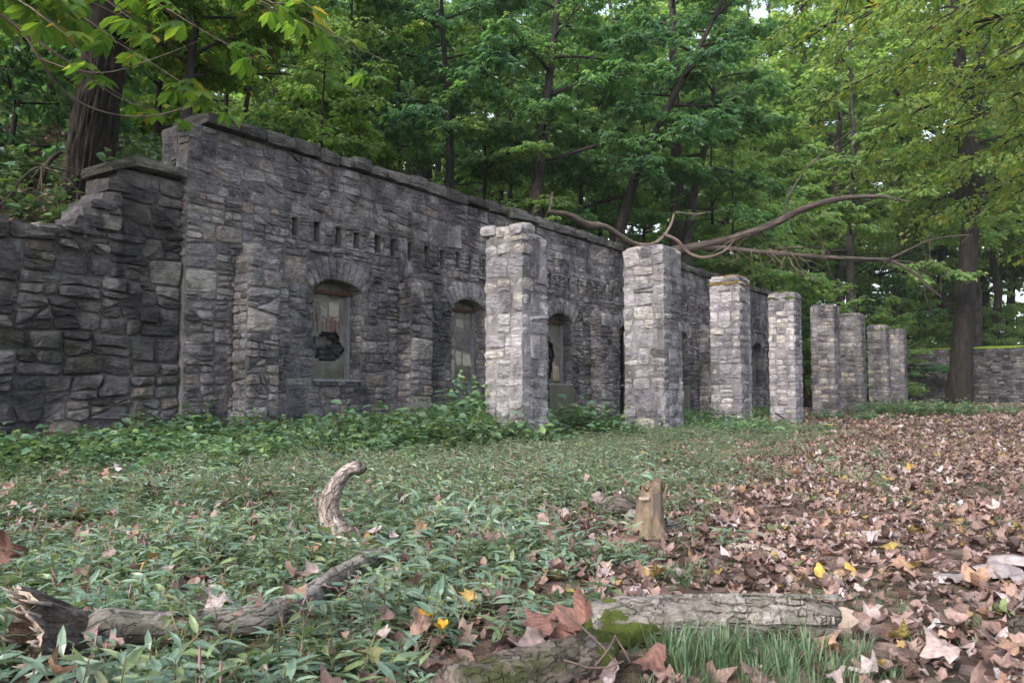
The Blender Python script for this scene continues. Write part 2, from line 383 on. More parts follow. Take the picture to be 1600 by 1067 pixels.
def prism(poly, frame, rng, joint=.009, back=-.05, front=(.015, .045), rnd=.28, rough=.010, store=None):
    """one rough stone from a convex outline: side ring, broken arris ring, bulging face"""
    O, S, N = frame
    q = [p for i, p in enumerate(poly) if math.dist(p, poly[i - 1]) > .012]
    if len(q) < 3: return
    cx = sum(p[0] for p in q) / len(q); cy_ = sum(p[1] for p in q) / len(q)
    xs = [p[0] for p in q]; ys = [p[1] for p in q]
    hw, hh = max(.02, (max(xs) - min(xs)) / 2), max(.02, (max(ys) - min(ys)) / 2)
    fx, fy = max(.5, 1 - joint / hw), max(.5, 1 - joint / hh)
    q = [(cx + (x - cx) * fx, cy_ + (y - cy_) * fy) for x, y in q]
    r = []
    for i in range(len(q)):
        p, a, b = q[i], q[i - 1], q[(i + 1) % len(q)]
        da, db = math.dist(p, a), math.dist(p, b)
        v1 = ((a[0] - p[0]) / da, (a[1] - p[1]) / da); v2 = ((b[0] - p[0]) / db, (b[1] - p[1]) / db)
        if v1[0] * v2[0] + v1[1] * v2[1] < -.93: r.append(p); continue
        ka = min(rnd * da, .035) * rng.uniform(.4, 1.3); kb = min(rnd * db, .035) * rng.uniform(.4, 1.3)
        ka = min(ka, .45 * da); kb = min(kb, .45 * db)
        r += [(p[0] + v1[0] * ka, p[1] + v1[1] * ka), (p[0] + v2[0] * kb, p[1] + v2[1] * kb)]
    n = len(r); fr = rng.uniform(*front); V = []
    tx, ty = rng.uniform(-.08, .08), rng.uniform(-.12, .12)
    def w3(x, y, d): return O + S * x + UP * y + N * d
    for (x, y) in r: V.append(w3(x, y, back))
    for (x, y) in r: V.append(w3(x + rng.uniform(-.3, .3) * rough, y + rng.uniform(-.3, .3) * rough, fr * .35 + rng.uniform(-.3, .5) * rough))
    k = rng.uniform(.70, .85)
    for (x, y) in r:
        V.append(w3(cx + (x - cx) * k, cy_ + (y - cy_) * min(.9, k + .03), fr + (x - cx) * tx + (y - cy_) * ty + rng.uniform(-1, 1) * rough))
    V.append(w3(cx + rng.uniform(-.3, .3) * hw, cy_ + rng.uniform(-.3, .3) * hh, fr + rng.uniform(-.1, 1.5) * rough))
    F = []
    flip = S.cross(UP).dot(N) < 0
    ccw = sum(r[i][0] * r[(i + 1) % n][1] - r[(i + 1) % n][0] * r[i][1] for i in range(n)) > 0
    for i in range(n):
        j = (i + 1) % n
        for (a, b) in ((0, n), (n, 2 * n)): F.append((a + i, a + j, b + j, b + i))
        F.append((2 * n + i, 2 * n + j, 3 * n))
    if ccw == flip: F = [f[::-1] for f in F]
    store.append({'v': V, 'f': F, 'a': area(r), 't': rng.random(), 'c': w3(cx, cy_, fr)})
def block(c, ax, half, rng, store, bulge=.006, rough=.010, t=None):
    """rough block stone: 3x3x3 shell with worn corners. ax: three unit axes, half: half sizes"""
    V = []; idx = {}
    for i in (-1, 0, 1):
        for j in (-1, 0, 1):
            for k in (-1, 0, 1):
                if i == j == k == 0: continue
                m_ = abs(i) + abs(j) + abs(k)
                inset = (0, .0, .005, .013)[m_] * min(1, min(half) / .06)
                p = Vector(c)
                for a_, h_, e in zip(ax, half, (i, j, k)):
                    if e: p += a_ * (e * (h_ + (bulge if m_ == 1 else 0) - inset * rng.uniform(.3, 1.6)) + rng.uniform(-1, 1) * rough * .7)
                    else: p += a_ * rng.uniform(-.22, .22) * h_
                idx[(i, j, k)] = len(V); V.append(p)
    F = []
    for axis in range(3):
        for sgn in (-1, 1):
            o1, o2 = (axis + 1) % 3, (axis + 2) % 3
            for a in (-1, 0):
                for b in (-1, 0):
                    q = []
                    for (da, db) in ((0, 0), (1, 0), (1, 1), (0, 1)):
                        k = [0, 0, 0]; k[axis] = sgn; k[o1] = a + da; k[o2] = b + db; q.append(idx[tuple(k)])
                    F.append(tuple(q if sgn > 0 else q[::-1]))
    if ax[0].cross(ax[1]).dot(ax[2]) < 0: F = [f[::-1] for f in F]
    store.append({'v': V, 'f': F, 'a': 4 * sorted(half)[1] * sorted(half)[2], 't': rng.random() if t is None else t, 'c': Vector(c)})
CAMP = Vector((0, 0, EYE))
def emit(stones, parent, mat, name='stone', limit=300, minpx=7.5):
    """the largest stones (as the photograph shows them) as parts, the rest as one part"""
    for s in stones: s['px'] = math.sqrt(s['a']) * FPX / max(1, (s['c'] - CAMP).length)
    stones.sort(key=lambda s: -s['px'])
    org = parent.matrix_world.translation.copy() if parent.parent is None else Vector((0, 0, 0))
    org = Vector(parent.location)
    rest = []
    for i, s in enumerate(stones):
        if i < limit and s['px'] > minpx:
            link(name, mesh_py(name, [v - org for v in s['v']], s['f'], mat, False, s['t']), parent)
        else: rest.append(s)
    if rest:
        V, F, T = [], [], []
        for s in rest:
            b = len(V); V += [v - org for v in s['v']]; F += [tuple(i + b for i in f) for f in s['f']]; T += [s['t']] * len(s['f'])
        link('small_' + name + 's', mesh_py('small_' + name + 's', V, F, mat, False, T), parent, kind='stuff')
def box(V, F, O, A, B, Cc, a0, a1, b0, b1, c0, c1):
    n = len(V)
    for (a, b, c) in ((a0, b0, c0), (a1, b0, c0), (a1, b1, c0), (a0, b1, c0), (a0, b0, c1), (a1, b0, c1), (a1, b1, c1), (a0, b1, c1)):
        V.append(O + A * a + B * b + Cc * c)
    fs = [(0, 3, 2, 1), (4, 5, 6, 7), (0, 1, 5, 4), (1, 2, 6, 5), (2, 3, 7, 6), (3, 0, 4, 7)]
    if A.cross(B).dot(Cc) < 0: fs = [f[::-1] for f in fs]
    F += [tuple(i + n for i in f) for f in fs]
def rebase(V, o): return [v - o for v in V]

# ------------------------------------------------------------------ ground and hillside
def grid_mesh(us, vs_, fn, name, mat):
    V = np.array([fn(u, v) for v in vs_ for u in us]); nu = len(us)
    F = [(j * nu + i, j * nu + i + 1, (j + 1) * nu + i + 1, (j + 1) * nu + i) for j in range(len(vs_) - 1) for i in range(nu - 1)]
    return mesh_np(name, V, F, mat, True)
us = np.concatenate([np.linspace(-140, -10, 22), np.linspace(-9, 10, 110), np.linspace(11, 200, 50)])
vv = np.concatenate([np.linspace(-60, 1, 16), np.linspace(1.3, 14, 90), np.linspace(14.5, 60, 70), np.linspace(64, 300, 22)])
link('ground', grid_mesh(us, vv, lambda x, y: (x, y, gz(x, y)), 'ground', M_soil), kind='structure')
def hz(t, d):
    base = 2.2 + 1.2 * smooth(-1.4, 1.5, t) - 3.6 * smooth(WEND - .2, WEND + 3.5, t)
    sl = .42 - .28 * smooth(-1, 7, t) + .12 * smooth(24, 32, t)
    x = -d - .25
    h = base + sl * min(x, 14) + .04 * max(0, x - 14)
    return h + (.25 * noise.noise(Vector((t * .35, d * .35, 2))) + .1 * noise.noise(Vector((t * 1.4, d * 1.4, 7)))) * min(1, x / 2)
ts = np.concatenate([np.linspace(-60, -6, 14), np.linspace(-5, 34, 110), np.linspace(36, 150, 30)])
ds = np.concatenate([np.linspace(-.25, -14, 44), np.linspace(-16, -160, 24)])
link('hillside', grid_mesh(ts, ds, lambda t, d: tuple(Wp(t, d, hz(t, d))), 'hillside', M_hill), kind='structure')
def terrain(x, y):
    t, d = WT(x, y)
    return max(gz(x, y), hz(t, d)) if d < -.25 else gz(x, y)

# ------------------------------------------------------------------ main ruined wall
rng = random.Random(11)
CEN = [2.47 + 3.06 * i for i in range(8)]
WW, SILL, SPR, APEX, RING = .94, .94, 2.24, 2.39, .33
HW = 4.06
wall = link('ruined_wall', None, loc=WO, label='long tall rubble stone wall with arched windows and a row of small holes', cat='wall')
PIL = [.95 + 3.04 * i for i in range(8)]
opening, rings, putlog = [], [], []
for i, c in enumerate(CEN):
    opening.append((c - WW / 2, c + WW / 2, (0 if i in (2, 3, 4, 5) else SILL), APEX))
    rings.append((c - WW / 2 - .13, c + WW / 2 + .13, SPR - .06, APEX + RING))
HROWS = [(1.6, 12), (8.1, 9), (14.3, 10), (20.2, 9)]
for s, n_ in HROWS:
    for k in range(n_):
        a = s + .392 * k + rng.uniform(-.02, .02); putlog.append((a, a + rng.uniform(.085, .13), 2.90 + rng.uniform(-.015, .015), 3.17 + rng.uniform(-.02, .02)))
# mortar core with real openings
def core_faces(O, S, N, s0, s1, z0, z1, holes, depths, V, F):
    Ss = sorted({s0, s1, *[h[0] for h in holes], *[h[1] for h in holes]}); Zs = sorted({z0, z1, *[h[2] for h in holes], *[h[3] for h in holes]})
    base = len(V); ns = len(Ss)
    for z in Zs:
        for s in Ss: V.append(O + S * s + UP * z)
    def inh(s, z): return any(h[0] < s < h[1] and h[2] < z < h[3] for h in holes)
    for j in range(len(Zs) - 1):
        for i in range(ns - 1):
            if not inh((Ss[i] + Ss[i + 1]) / 2, (Zs[j] + Zs[j + 1]) / 2):
                F.append((base + j * ns + i, base + j * ns + i + 1, base + (j + 1) * ns + i + 1, base + (j + 1) * ns + i))
    for h, dp in zip(holes, depths):
        b = len(V)
        for d in (0, -dp):
            for (s, z) in ((h[0], h[2]), (h[1], h[2]), (h[1], h[3]), (h[0], h[3])): V.append(O + S * s + UP * z + N * d)
        for i in range(4):
            j = (i + 1) % 4; F.append((b + i, b + 4 + i, b + 4 + j, b + j))
        F.append((b + 4, b + 5, b + 6, b + 7))
V, F = [], []
core_faces(WO, WD, WN, 0, WEND, 0, HW, opening + putlog, [.42] * 8 + [.16] * len(putlog), V, F)
b = len(V)
V += [Wp(0, 0, 0), Wp(0, -.55, 0), Wp(0, -.55, HW), Wp(0, 0, HW), Wp(WEND, 0, 0), Wp(WEND, -.55, 0), Wp(WEND, -.55, HW), Wp(WEND, 0, HW)]
F += [(b, b + 3, b + 2, b + 1), (b + 4, b + 5, b + 6, b + 7), (b + 3, b + 7, b + 6, b + 2), (b + 1, b + 2, b + 6, b + 5)]
link('mortar_core', mesh_py('mortar_core', rebase(V, WO), F, M_mortar), wall)
stones = []
FR = (WO, WD, WN)
pil_r = [(p - .25, p + .25, 0, 2.5) for p in PIL]
for poly in layout(0, WEND, 0, 2.86, .29, .130, rng, opening + rings + pil_r):
    prism(poly, FR, rng, store=stones, front=(.004, .040), rough=.012, joint=.010)
for poly in layout(0, WEND, 2.86, 3.22, .24, .12, rng, putlog, .02):
    prism(poly, FR, rng, store=stones, front=(.006, .035))
for poly in layout(0, WEND, 3.22, HW, .31, .16, rng, (), .035):
    prism(poly, FR, rng, store=stones, front=(.002, .024), rough=.008, joint=.010)
# left end face of the high part
for poly in layout(0, .55, 2.4, HW, .22, .14, rng):
    prism(poly, (Wp(0, -.55, 0), WN, -WD), rng, store=stones, front=(.01, .03))
for poly in layout(0, .55, 0, HW, .22, .16, rng):
    prism(poly, (Wp(WEND, 0, 0), -WN, WD), rng, store=stones)
# voussoirs
for i, c in enumerate(CEN):
    rise = APEX - SPR; Rr = (WW * WW / 4 + rise * rise) / (2 * rise); zc = APEX - Rr
    am = math.asin(WW / 2 / Rr); nv = 11
    for k in range(nv):
        a0, a1 = -am * 1.10 + 2.2 * am * k / nv, -am * 1.10 + 2.2 * am * (k + 1) / nv
        r1 = Rr + RING + rng.uniform(-.03, .03)
        spread = 1.0
        pl = [(c + Rr * math.sin(a0), zc + Rr * math.cos(a0)), (c + Rr * math.sin(a1), zc + Rr * math.cos(a1)), (c + r1 * math.sin(a1 * 1.05), zc + r1 * math.cos(a1)), (c + r1 * math.sin(a0 * 1.05), zc + r1 * math.cos(a0))]
        prism(pl, FR, rng, store=stones, back=-.36, front=(.030, .045), joint=.010, rnd=.14, rough=.006)
        stones[-1]['t'] = rng.uniform(.5, .8)
# reveals of the openings
for i, c in enumerate(CEN):
    z0 = opening[i][2]
    for (s, dirn) in ((c + WW / 2, -WD), (c - WW / 2, WD)):
        Of = Wp(s, -.36, 0) if dirn == -WD else Wp(s, 0, 0); Sx = WN if dirn == -WD else -WN
        for poly in layout(0, .36, max(z0, .0), SPR, .22, .15, rng):
            prism(poly, (Of, Sx, dirn), rng, store=stones, front=(.006, .016), back=-.03, rough=.004)
# pilasters
PD = .27
for i, p in enumerate(PIL):
    V, F = [], []
    hp = 2.5
    box(V, F, WO, WD, WN, UP, p - .25, p + .25, -.02, PD, 0, hp - .06)
    pc = link('pilaster', mesh_py('pilaster', rebase(V, WO), F, M_mortar), wall)
    for poly in layout(p - .25, p + .25, 0, hp, .26, .14, rng): prism(poly, (WO + WN * PD, WD, WN), rng, store=stones, front=(.012, .045))
    for poly in layout(0, PD, 0, hp, .22, .14, rng): prism(poly, (Wp(p - .25, 0, 0), WN, -WD), rng, store=stones, front=(.012, .035))
    for poly in layout(0, PD, 0, hp, .22, .14, rng): prism(poly, (Wp(p + .25, PD, 0), -WN, WD), rng, store=stones, front=(.012, .035))
    for k, (dz, ww) in enumerate(((.0, .22), (.10, .13))):
        block(Wp(p + rng.uniform(-.03, .03), PD * .45 - k * .05, hp + dz), (WD, WN, UP), (ww, .14 - .03 * k, .06), rng, stones)
emit(stones, wall, M_stone)
# coping and ledge
cop = []; t = .18
while t < WEND:
    L_ = rng.uniform(.24, .60)
    if t + L_ > WEND - .25: L_ = WEND + .05 - t
    block(Wp(t + L_ / 2, -.26, HW + .100 + rng.uniform(-.02, .018)), ((WD + UP * rng.gauss(0, .02)).normalized(), WN, UP), (L_ / 2 - .008, .36 + rng.uniform(-.035, .03), .085 + rng.uniform(-.015, .02)), rng, cop, .012, .022)
    t += L_
emit(cop, wall, M_cap, 'coping_stone')

# windows: infill panels, frames
def panel_poly(c, z0, z1, d, tw, th, hole, rng, parent, mat, name='infill_stone', fr=(.006, .022)):
    nx, nz = 26, 40; V, F, T = [], [], []
    for j in range(nz + 1):
        for i in range(nx + 1):
            s, z = c + WW * (i / nx - .5), z0 + (z1 - z0) * j / nz; V.append(Wp(s, d + .008 * noise.noise(Vector((s * 5, z * 5, 1))), z))
    for j in range(nz):
        for i in range(nx):
            s, z = c + WW * ((i + .5) / nx - .5), z0 + (z1 - z0) * (j + .5) / nz
            if hole and hole(s - c, z) < 0: continue
            F.append((j * (nx + 1) + i, j * (nx + 1) + i + 1, (j + 1) * (nx + 1) + i + 1, (j + 1) * (nx + 1) + i)); T.append(.25 + .1 * noise.noise(Vector((s * 4, z * 4, 7))))
    o = link('infill_panel', mesh_py('infill_panel', rebase(V, WO), F, M_infill, False, T), parent)
    st = []
    for poly in layout(c - WW / 2, c + WW / 2, z0 + .02, z1, tw, th, rng, (), .05):
        cx = sum(p[0] for p in poly) / len(poly) - c; cz = sum(p[1] for p in poly) / len(poly)
        if (hole and (hole(cx, cz) < .05 or any(hole(q_[0] - c, q_[1]) < -.2 for q_ in poly))) or cz < 1.14 + .1 * cx: continue
        prism(poly, (Wp(0, d, 0), WD, WN), rng, store=st, front=fr, joint=.022, rnd=.42, rough=.004, back=-.02)
    return o, st
def hole_a(x, z): return ((x - .05) / .32) ** 2 + ((z - 1.42) / .24) ** 2 - 1 + .55 * noise.noise(Vector((x * 7, z * 7, 3))) if z > 1.22 + .12 * x else 1
def hole_c(x, z): return ((x + .22) / .40) ** 2 + ((z - 1.5) / .52) ** 2 - 1 + .5 * noise.noise(Vector((x * 6, z * 6, 9)))
def put_panel(o, st, mat, name='infill_stone'):
    for s in st:
        link(name, mesh_py(name, [v - WO for v in s['v']], s['f'], mat, False, s['t']), o)
rng = random.Random(5)
wtitles = ['window filled with flat stones, its filling broken through', 'window filled with large flat stones', 'window with half its stone filling fallen', '', 'window hollow with leaning boards', '', '', '']
for i, c in enumerate(CEN):
    win = link('window', None, wall)
    win['label'] = 'arched ' + (wtitles[i] or 'window in dark shade')
    z0 = opening[i][2]
    V, F = [], []
    # jamb frame and sill line
    for (a, b_) in ((c + WW / 2 - .085, c + WW / 2 - .03),):
        box(V, F, WO, WD, WN, UP, a, b_, -.27, -.21, SILL + .02, SPR + .02)
    box(V, F, WO, WD, WN, UP, c - WW / 2 + .01, c + WW / 2 - .01, -.10, .03, SILL - .015, SILL + .018)
    link('frame', mesh_py('frame', rebase(V, WO), F, M_frame), win)
    V, F = [], []
    box(V, F, WO, WD, WN, UP, c - WW / 2 + .01, c + WW / 2 - .01, -.25, -.19, SPR - .035, SPR + .012)
    link('lintel', mesh_py('lintel', rebase(V, WO), F, M_rust if i != 4 else M_white), win)
    if i in (2, 3, 4, 5) and i != 3:      # cement apron under the opening
        V, F = [], []
        box(V, F, WO, WD, WN, UP, c - WW / 2 - .005, c + WW / 2 + .005, -.2, .035, 0, SILL - .02)
        link('apron', mesh_py('apron', rebase(V, WO), F, M_infill, False, .1), win)
    if i == 0:
        o, st = panel_poly(c, SILL, APEX - .02, -.28, .24, .36, hole_a, rng, win, M_infill)
        st = [s for s in st if s['c'].z > 1.28 or True]
        put_panel(o, st, M_infill)
        rub = []
        for k in range(26):
            s = c + rng.uniform(-.36, .42); z = rng.uniform(1.26, 1.72)
            block(Wp(s, -.385 + rng.uniform(-.02, .02), z), (WD, WN, UP), (rng.uniform(.05, .11), .05, rng.uniform(.02, .045)), rng, rub, .01, .02, rng.uniform(0, .35))
        for s in rub: link('rubble_stone', mesh_py('rubble_stone', [v - WO for v in s['v']], s['f'], M_far, False, s['t']), o)
        V, F = [], []
        for k in range(9):      # red painted letter strokes with drips
            s = c - .40 + .085 * k; a = 1.93 - .012 * k + rng.uniform(-.02, .04); L_ = min(rng.uniform(.15, .36), a - (1.55 if k < 3 else 1.66))
            box(V, F, WO, WD, WN, UP, s, s + rng.uniform(.014, .03), -.262, -.2525, a - L_, a)
        for k in range(4):
            s = c - .40 + .17 * k
            box(V, F, WO, (WD * .9 - UP * .25).normalized(), WN, UP, s, s + .0, 0, 0, 0, 0) if 0 else box(V, F, Wp(s, 0, 1.93 - .03 * k), (WD * .92 + UP * (.3 if k % 2 else -.38)).normalized(), WN, UP, 0, .17, -.262, -.2515, 0, .022)
        link('graffiti', mesh_py('graffiti', rebase(V, WO), F, M_paint), win)
    elif i == 1:
        o, st = panel_poly(c, SILL, APEX - .02, -.28, .30, .38, None, rng, win, M_infill); put_panel(o, st, M_infill)
    elif i == 2:
        o, st = panel_poly(c, SILL, APEX - .02, -.28, .3, .4, hole_c, rng, win, M_infill); put_panel(o, st, M_infill)
        rub = []
        for k in range(46):
            block(Wp(c + rng.uniform(-.44, .22), -.38, rng.uniform(1.0, 2.0)), (WD, WN, UP), (rng.uniform(.05, .12), .05, rng.uniform(.025, .05)), rng, rub, .01, .02, rng.uniform(0, .4))
        for s in rub: link('rubble_stone', mesh_py('rubble_stone', [v - WO for v in s['v']], s['f'], M_far, False, s['t']), o)
    elif i == 4:
        V, F = [], []; box(V, F, WO, WD, WN, UP, c - WW / 2, c + WW / 2, -.41, -.40, SILL, APEX); link('back_board', mesh_py('back_board', rebase(V, WO), F, M_void), win)  # sheet painted near-black as the shade behind the boards
        for k in range(5):
            V, F = [], []
            A = (WD + UP * 0).normalized(); U2 = (UP + WD * rng.uniform(-.22, .22)).normalized()
            box(V, F, Wp(c - .3 + .15 * k, -.35 + .02 * k, SILL), A, WN, U2, -.04, .04, -.012, .012, 0, rng.uniform(.7, 1.2))
            link('board', mesh_py('board', rebase(V, WO), F, M_board), win)
    else:
        V, F = [], []; box(V, F, WO, WD, WN, UP, c - WW / 2, c + WW / 2, -.41, -.40, z0, APEX); link('back_board', mesh_py('back_board', rebase(V, WO), F, M_void if i != 6 else M_infill, False, .2), win)  # sheet closing the opening, painted as dark shade except where cement filled

# ------------------------------------------------------------------ lower wall on the left
rng = random.Random(21)
def ltop(t): return 3.32 if t > -.72 else (3.2 - (-.72 - t) / .5 * .66 if t > -1.22 else 2.48)
LW = Wp(0, -.10, 0)
lwall = link('low_wall', None, loc=LW, label='dark mossy lower stone wall with a sloping shoulder beside the big tree', cat='wall')
V, F = [], []
prof = [(-9, 0), (-.001, 0), (-.001, 3.32), (-.72, 3.32), (-.74, 3.16), (-1.22, 2.48), (-9, 2.44)]
n = len(prof)
for d in (-.1, -.55):
    for (t, z) in prof: V.append(Wp(t, d, z))
F = [tuple(range(n)), tuple(range(2 * n - 1, n - 1, -1))] + [(i, (i + 1) % n + 0, (i + 1) % n + n, i + n)[::-1] for i in range(n)]
link('mortar_core', mesh_py('mortar_core', rebase(V, LW), F, M_mortar_dark), lwall)
st = []
for poly in layout(-9, 0, 0, 3.3, .36, .185, rng, (), .06):
    cx = sum(p[0] for p in poly) / len(poly); cz = sum(p[1] for p in poly) / len(poly)
    poly = clip(poly, 1, 0, 0)
    if cx < -.6:
        poly2 = clip(poly, -1.36, 1, 2.48 + 1.22 * 1.36) if cx > -1.3 else clip(poly, 0, 1, 2.46)
        if area(poly2) < .003: continue
        poly = poly2
    if area(poly) < .003: continue
    prism(poly, (LW, WD, WN), rng, store=st, front=(.015, .075), rough=.016, rnd=.3)
t = -1.3
for k in range(30):   # cap stones on the flat part
    L_ = rng.uniform(.10, .24); block(Wp(t - L_, -.31 + rng.uniform(-.03, .02), 2.48 + rng.uniform(-.03, .03)), (WD, WN, UP), (L_ - .008, .25, rng.uniform(.045, .085)), rng, st, .012, .02); t -= 2 * L_
    if t < -9: break
for k, (t, z, L_) in enumerate(((-.73, 3.22, .10), (-.83, 3.10, .12), (-.92, 2.93, .10), (-.99, 2.84, .12), (-1.07, 2.72, .10), (-1.15, 2.63, .12), (-1.24, 2.54, .12))):
    block(Wp(t + rng.uniform(-.02, .02), -.28 + rng.uniform(-.03, .03), z), (WD, WN, UP), (L_ + rng.uniform(0, .05), .25, rng.uniform(.05, .085)), rng, st, .012, .022, rng.uniform(0, .5))
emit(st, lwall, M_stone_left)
cop = []
for (t, L_, z, sl) in ((-.16, .15, 3.40, 0), (-.50, .19, 3.41, .02), (-.83, .16, 3.34, .42)):
    ax = (WD + UP * sl).normalized(); block(Wp(t, -.28, z), (ax, WN, ax.cross(WN).normalized() * -1), (L_, .32, .055), rng, cop, .01, .02)
emit(cop, lwall, M_cap, 'coping_stone')

# ------------------------------------------------------------------ piers
piers = [  # left pixel, top pixel, distance, width, height
    (757, 11.2, .63, 2.92), (975, 14.6, .79, 3.34), (1110, 18.0, .70, 3.30), (1202, 21.3, .68, 3.34), (1268, 24.7, .70, 3.36), (1313, 28.1, .72, 3.36), (1357, 31.9, .70, 3.2), (1385, 35.2, .74, 3.26)]
plab = ['broad short broken stone pier closest to the camera, weeds at its foot', 'tall pale stone pier under the fallen limb', 'stone pier with rust coloured moss on its top, third of the row',
        'pale stone pier, fourth of the row, in front of the wall end', 'stone pier first beyond the wall end, fifth of the row', 'stone pier sixth of the row, leaf litter at its foot', 'dark green topped stone pier half hidden behind the last one', 'last and farthest stone pier of the row']
rng = random.Random(77)
for ip, (px, Z, w_, H) in enumerate(piers):
    q = P(px, 615, Z); org = Vector((q.x, q.y, gz(q.x, q.y)))
    root = link('stone_pier', None, loc=org, label=plab[ip], cat='pier', group='row of free-standing stone piers')
    A, B = WN, WD          # A outwards, B away along the wall
    V, F = [], []
    box(V, F, org, A, B, UP, .014, w_ - .014, .014, w_ - .014, -.15, H - .05)
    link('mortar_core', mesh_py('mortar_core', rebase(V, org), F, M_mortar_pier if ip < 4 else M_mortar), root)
    st = []; z = -.12; k = 0
    while z < H - .02:
        h = rng.uniform(.12, .34) if ip < 2 else rng.uniform(.13, .24)
        if H - z - h < .09: h = H - z
        D_ = .2
        # sides: (start, axis along, axis out, run0, run1)
        even = k % 2 == 0
        for (Oc, al, ou, full) in ((org, A, -B, even), (org + B * w_, A, B, even), (org, B, -A, not even), (org + A * w_, B, A, not even)):
            a, e = (0, w_) if full else (D_, w_ - D_)
            cuts = [a]; 
            while e - cuts[-1] > .30:
                c_ = cuts[-1] + rng.uniform(.17, .38)
                if e - c_ < .12: break
                cuts.append(c_)
            cuts.append(e)
            for u0, u1 in zip(cuts, cuts[1:]):
                parts_ = [(z, z + h)]
                if h > .17 and rng.random() < .42: m_ = z + h * rng.uniform(.35, .65); parts_ = [(z, m_), (m_, z + h)]
                for z0, z1 in parts_:
                    if z0 > H - .35 and ip == 0 and rng.random() < .25: continue
                    tl = rng.gauss(0, .065)
                    al2 = (al + UP * tl).normalized(); up2 = (UP - al * tl).normalized()
                    c = Oc + al * (u0 + u1) / 2 + ou * (-D_ / 2 + rng.uniform(-.004, .014)) + UP * (z0 + z1) / 2
                    tt = rng.random() * (.45 if ou is A and u0 > .15 else 1.0)  # outward faces get a darker tint: mossy side, with some shade painted in
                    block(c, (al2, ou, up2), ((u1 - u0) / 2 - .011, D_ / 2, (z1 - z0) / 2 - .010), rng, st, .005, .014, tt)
        z += h; k += 1
    for gx in range(2):    # rough top
        for gy in range(2):
            block(org + A * w_ * (.27 + .46 * gx) + B * w_ * (.27 + .46 * gy) + UP * (H - .02), (A, B, UP), (w_ * .21, w_ * .21, .05), rng, st, .02, .015)
    if ip == 0:
        for (a, b_, z_, s) in ((.06, .1, H + .07, .13), (.42, .3, H + .10, .14), (.3, .1, H + .04, .12), (.52, .06, H + .03, .1)):
            block(org + A * a + B * b_ + UP * z_, (A, B, UP), (s, s * .9, .07), rng, st, .02, .02)
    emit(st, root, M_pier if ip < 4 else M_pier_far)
    if ip in (2, 6, 3):
        mm = {0: L_moss, 2: M_rustmoss, 6: L_moss, 3: L_moss}[ip]; k0 = 14
        def mf(u, v): 
            e = min(u, 1 - u, v, 1 - v); dz_ = .075 * min(1, e * 7) + .05 * noise.noise(Vector((u * 4 + ip, v * 4, 3))) - (.14 * max(0, .16 - e) / .16)
            return tuple(A * (u * (w_ + .03) - .015) + B * (v * (w_ + .03) - .015) + UP * (H + dz_ - .02))
        link('moss_patch', grid_mesh(np.linspace(0, 1, k0), np.linspace(0, 1, k0), mf, 'moss_patch', mm), root)

# ------------------------------------------------------------------ far mossy wall
rng = random.Random(31)
FA = Vector((19.2, 44.6, .2)); FB = Vector((30.5, 35.3, .2)); FS = (FB - FA).normalized(); FL = (FB - FA).length
FN = Vector((FS.y, -FS.x, 0)); 
if FN.dot(-FA) < 0: FN = -FN
fw = link('far_wall', None, loc=FA, label='far dark stone wall with bright moss along its top behind the leaning tree', cat='wall')
V, F = [], []; box(V, F, FA, FS, FN, UP, 0, FL, -.5, 0, -.3, 2.8)
link('mortar_core', mesh_py('mortar_core', rebase(V, FA), F, M_mortar_dark), fw)
st = []
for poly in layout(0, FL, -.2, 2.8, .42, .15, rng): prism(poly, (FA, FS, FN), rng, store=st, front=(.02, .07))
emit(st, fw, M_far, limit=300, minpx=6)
us = np.linspace(0, FL, 60); vs_ = np.linspace(-.56, .07, 7)
me = grid_mesh(us, vs_, lambda s, d: tuple(FS * s + FN * d + UP * (2.80 + .10 * (1 - ((d + .245) / .33) ** 2) + .035 * noise.noise(Vector((s * 1.5, d * 4, 0))))), 'moss_strip', L_moss_b)
link('moss_strip', me, fw)
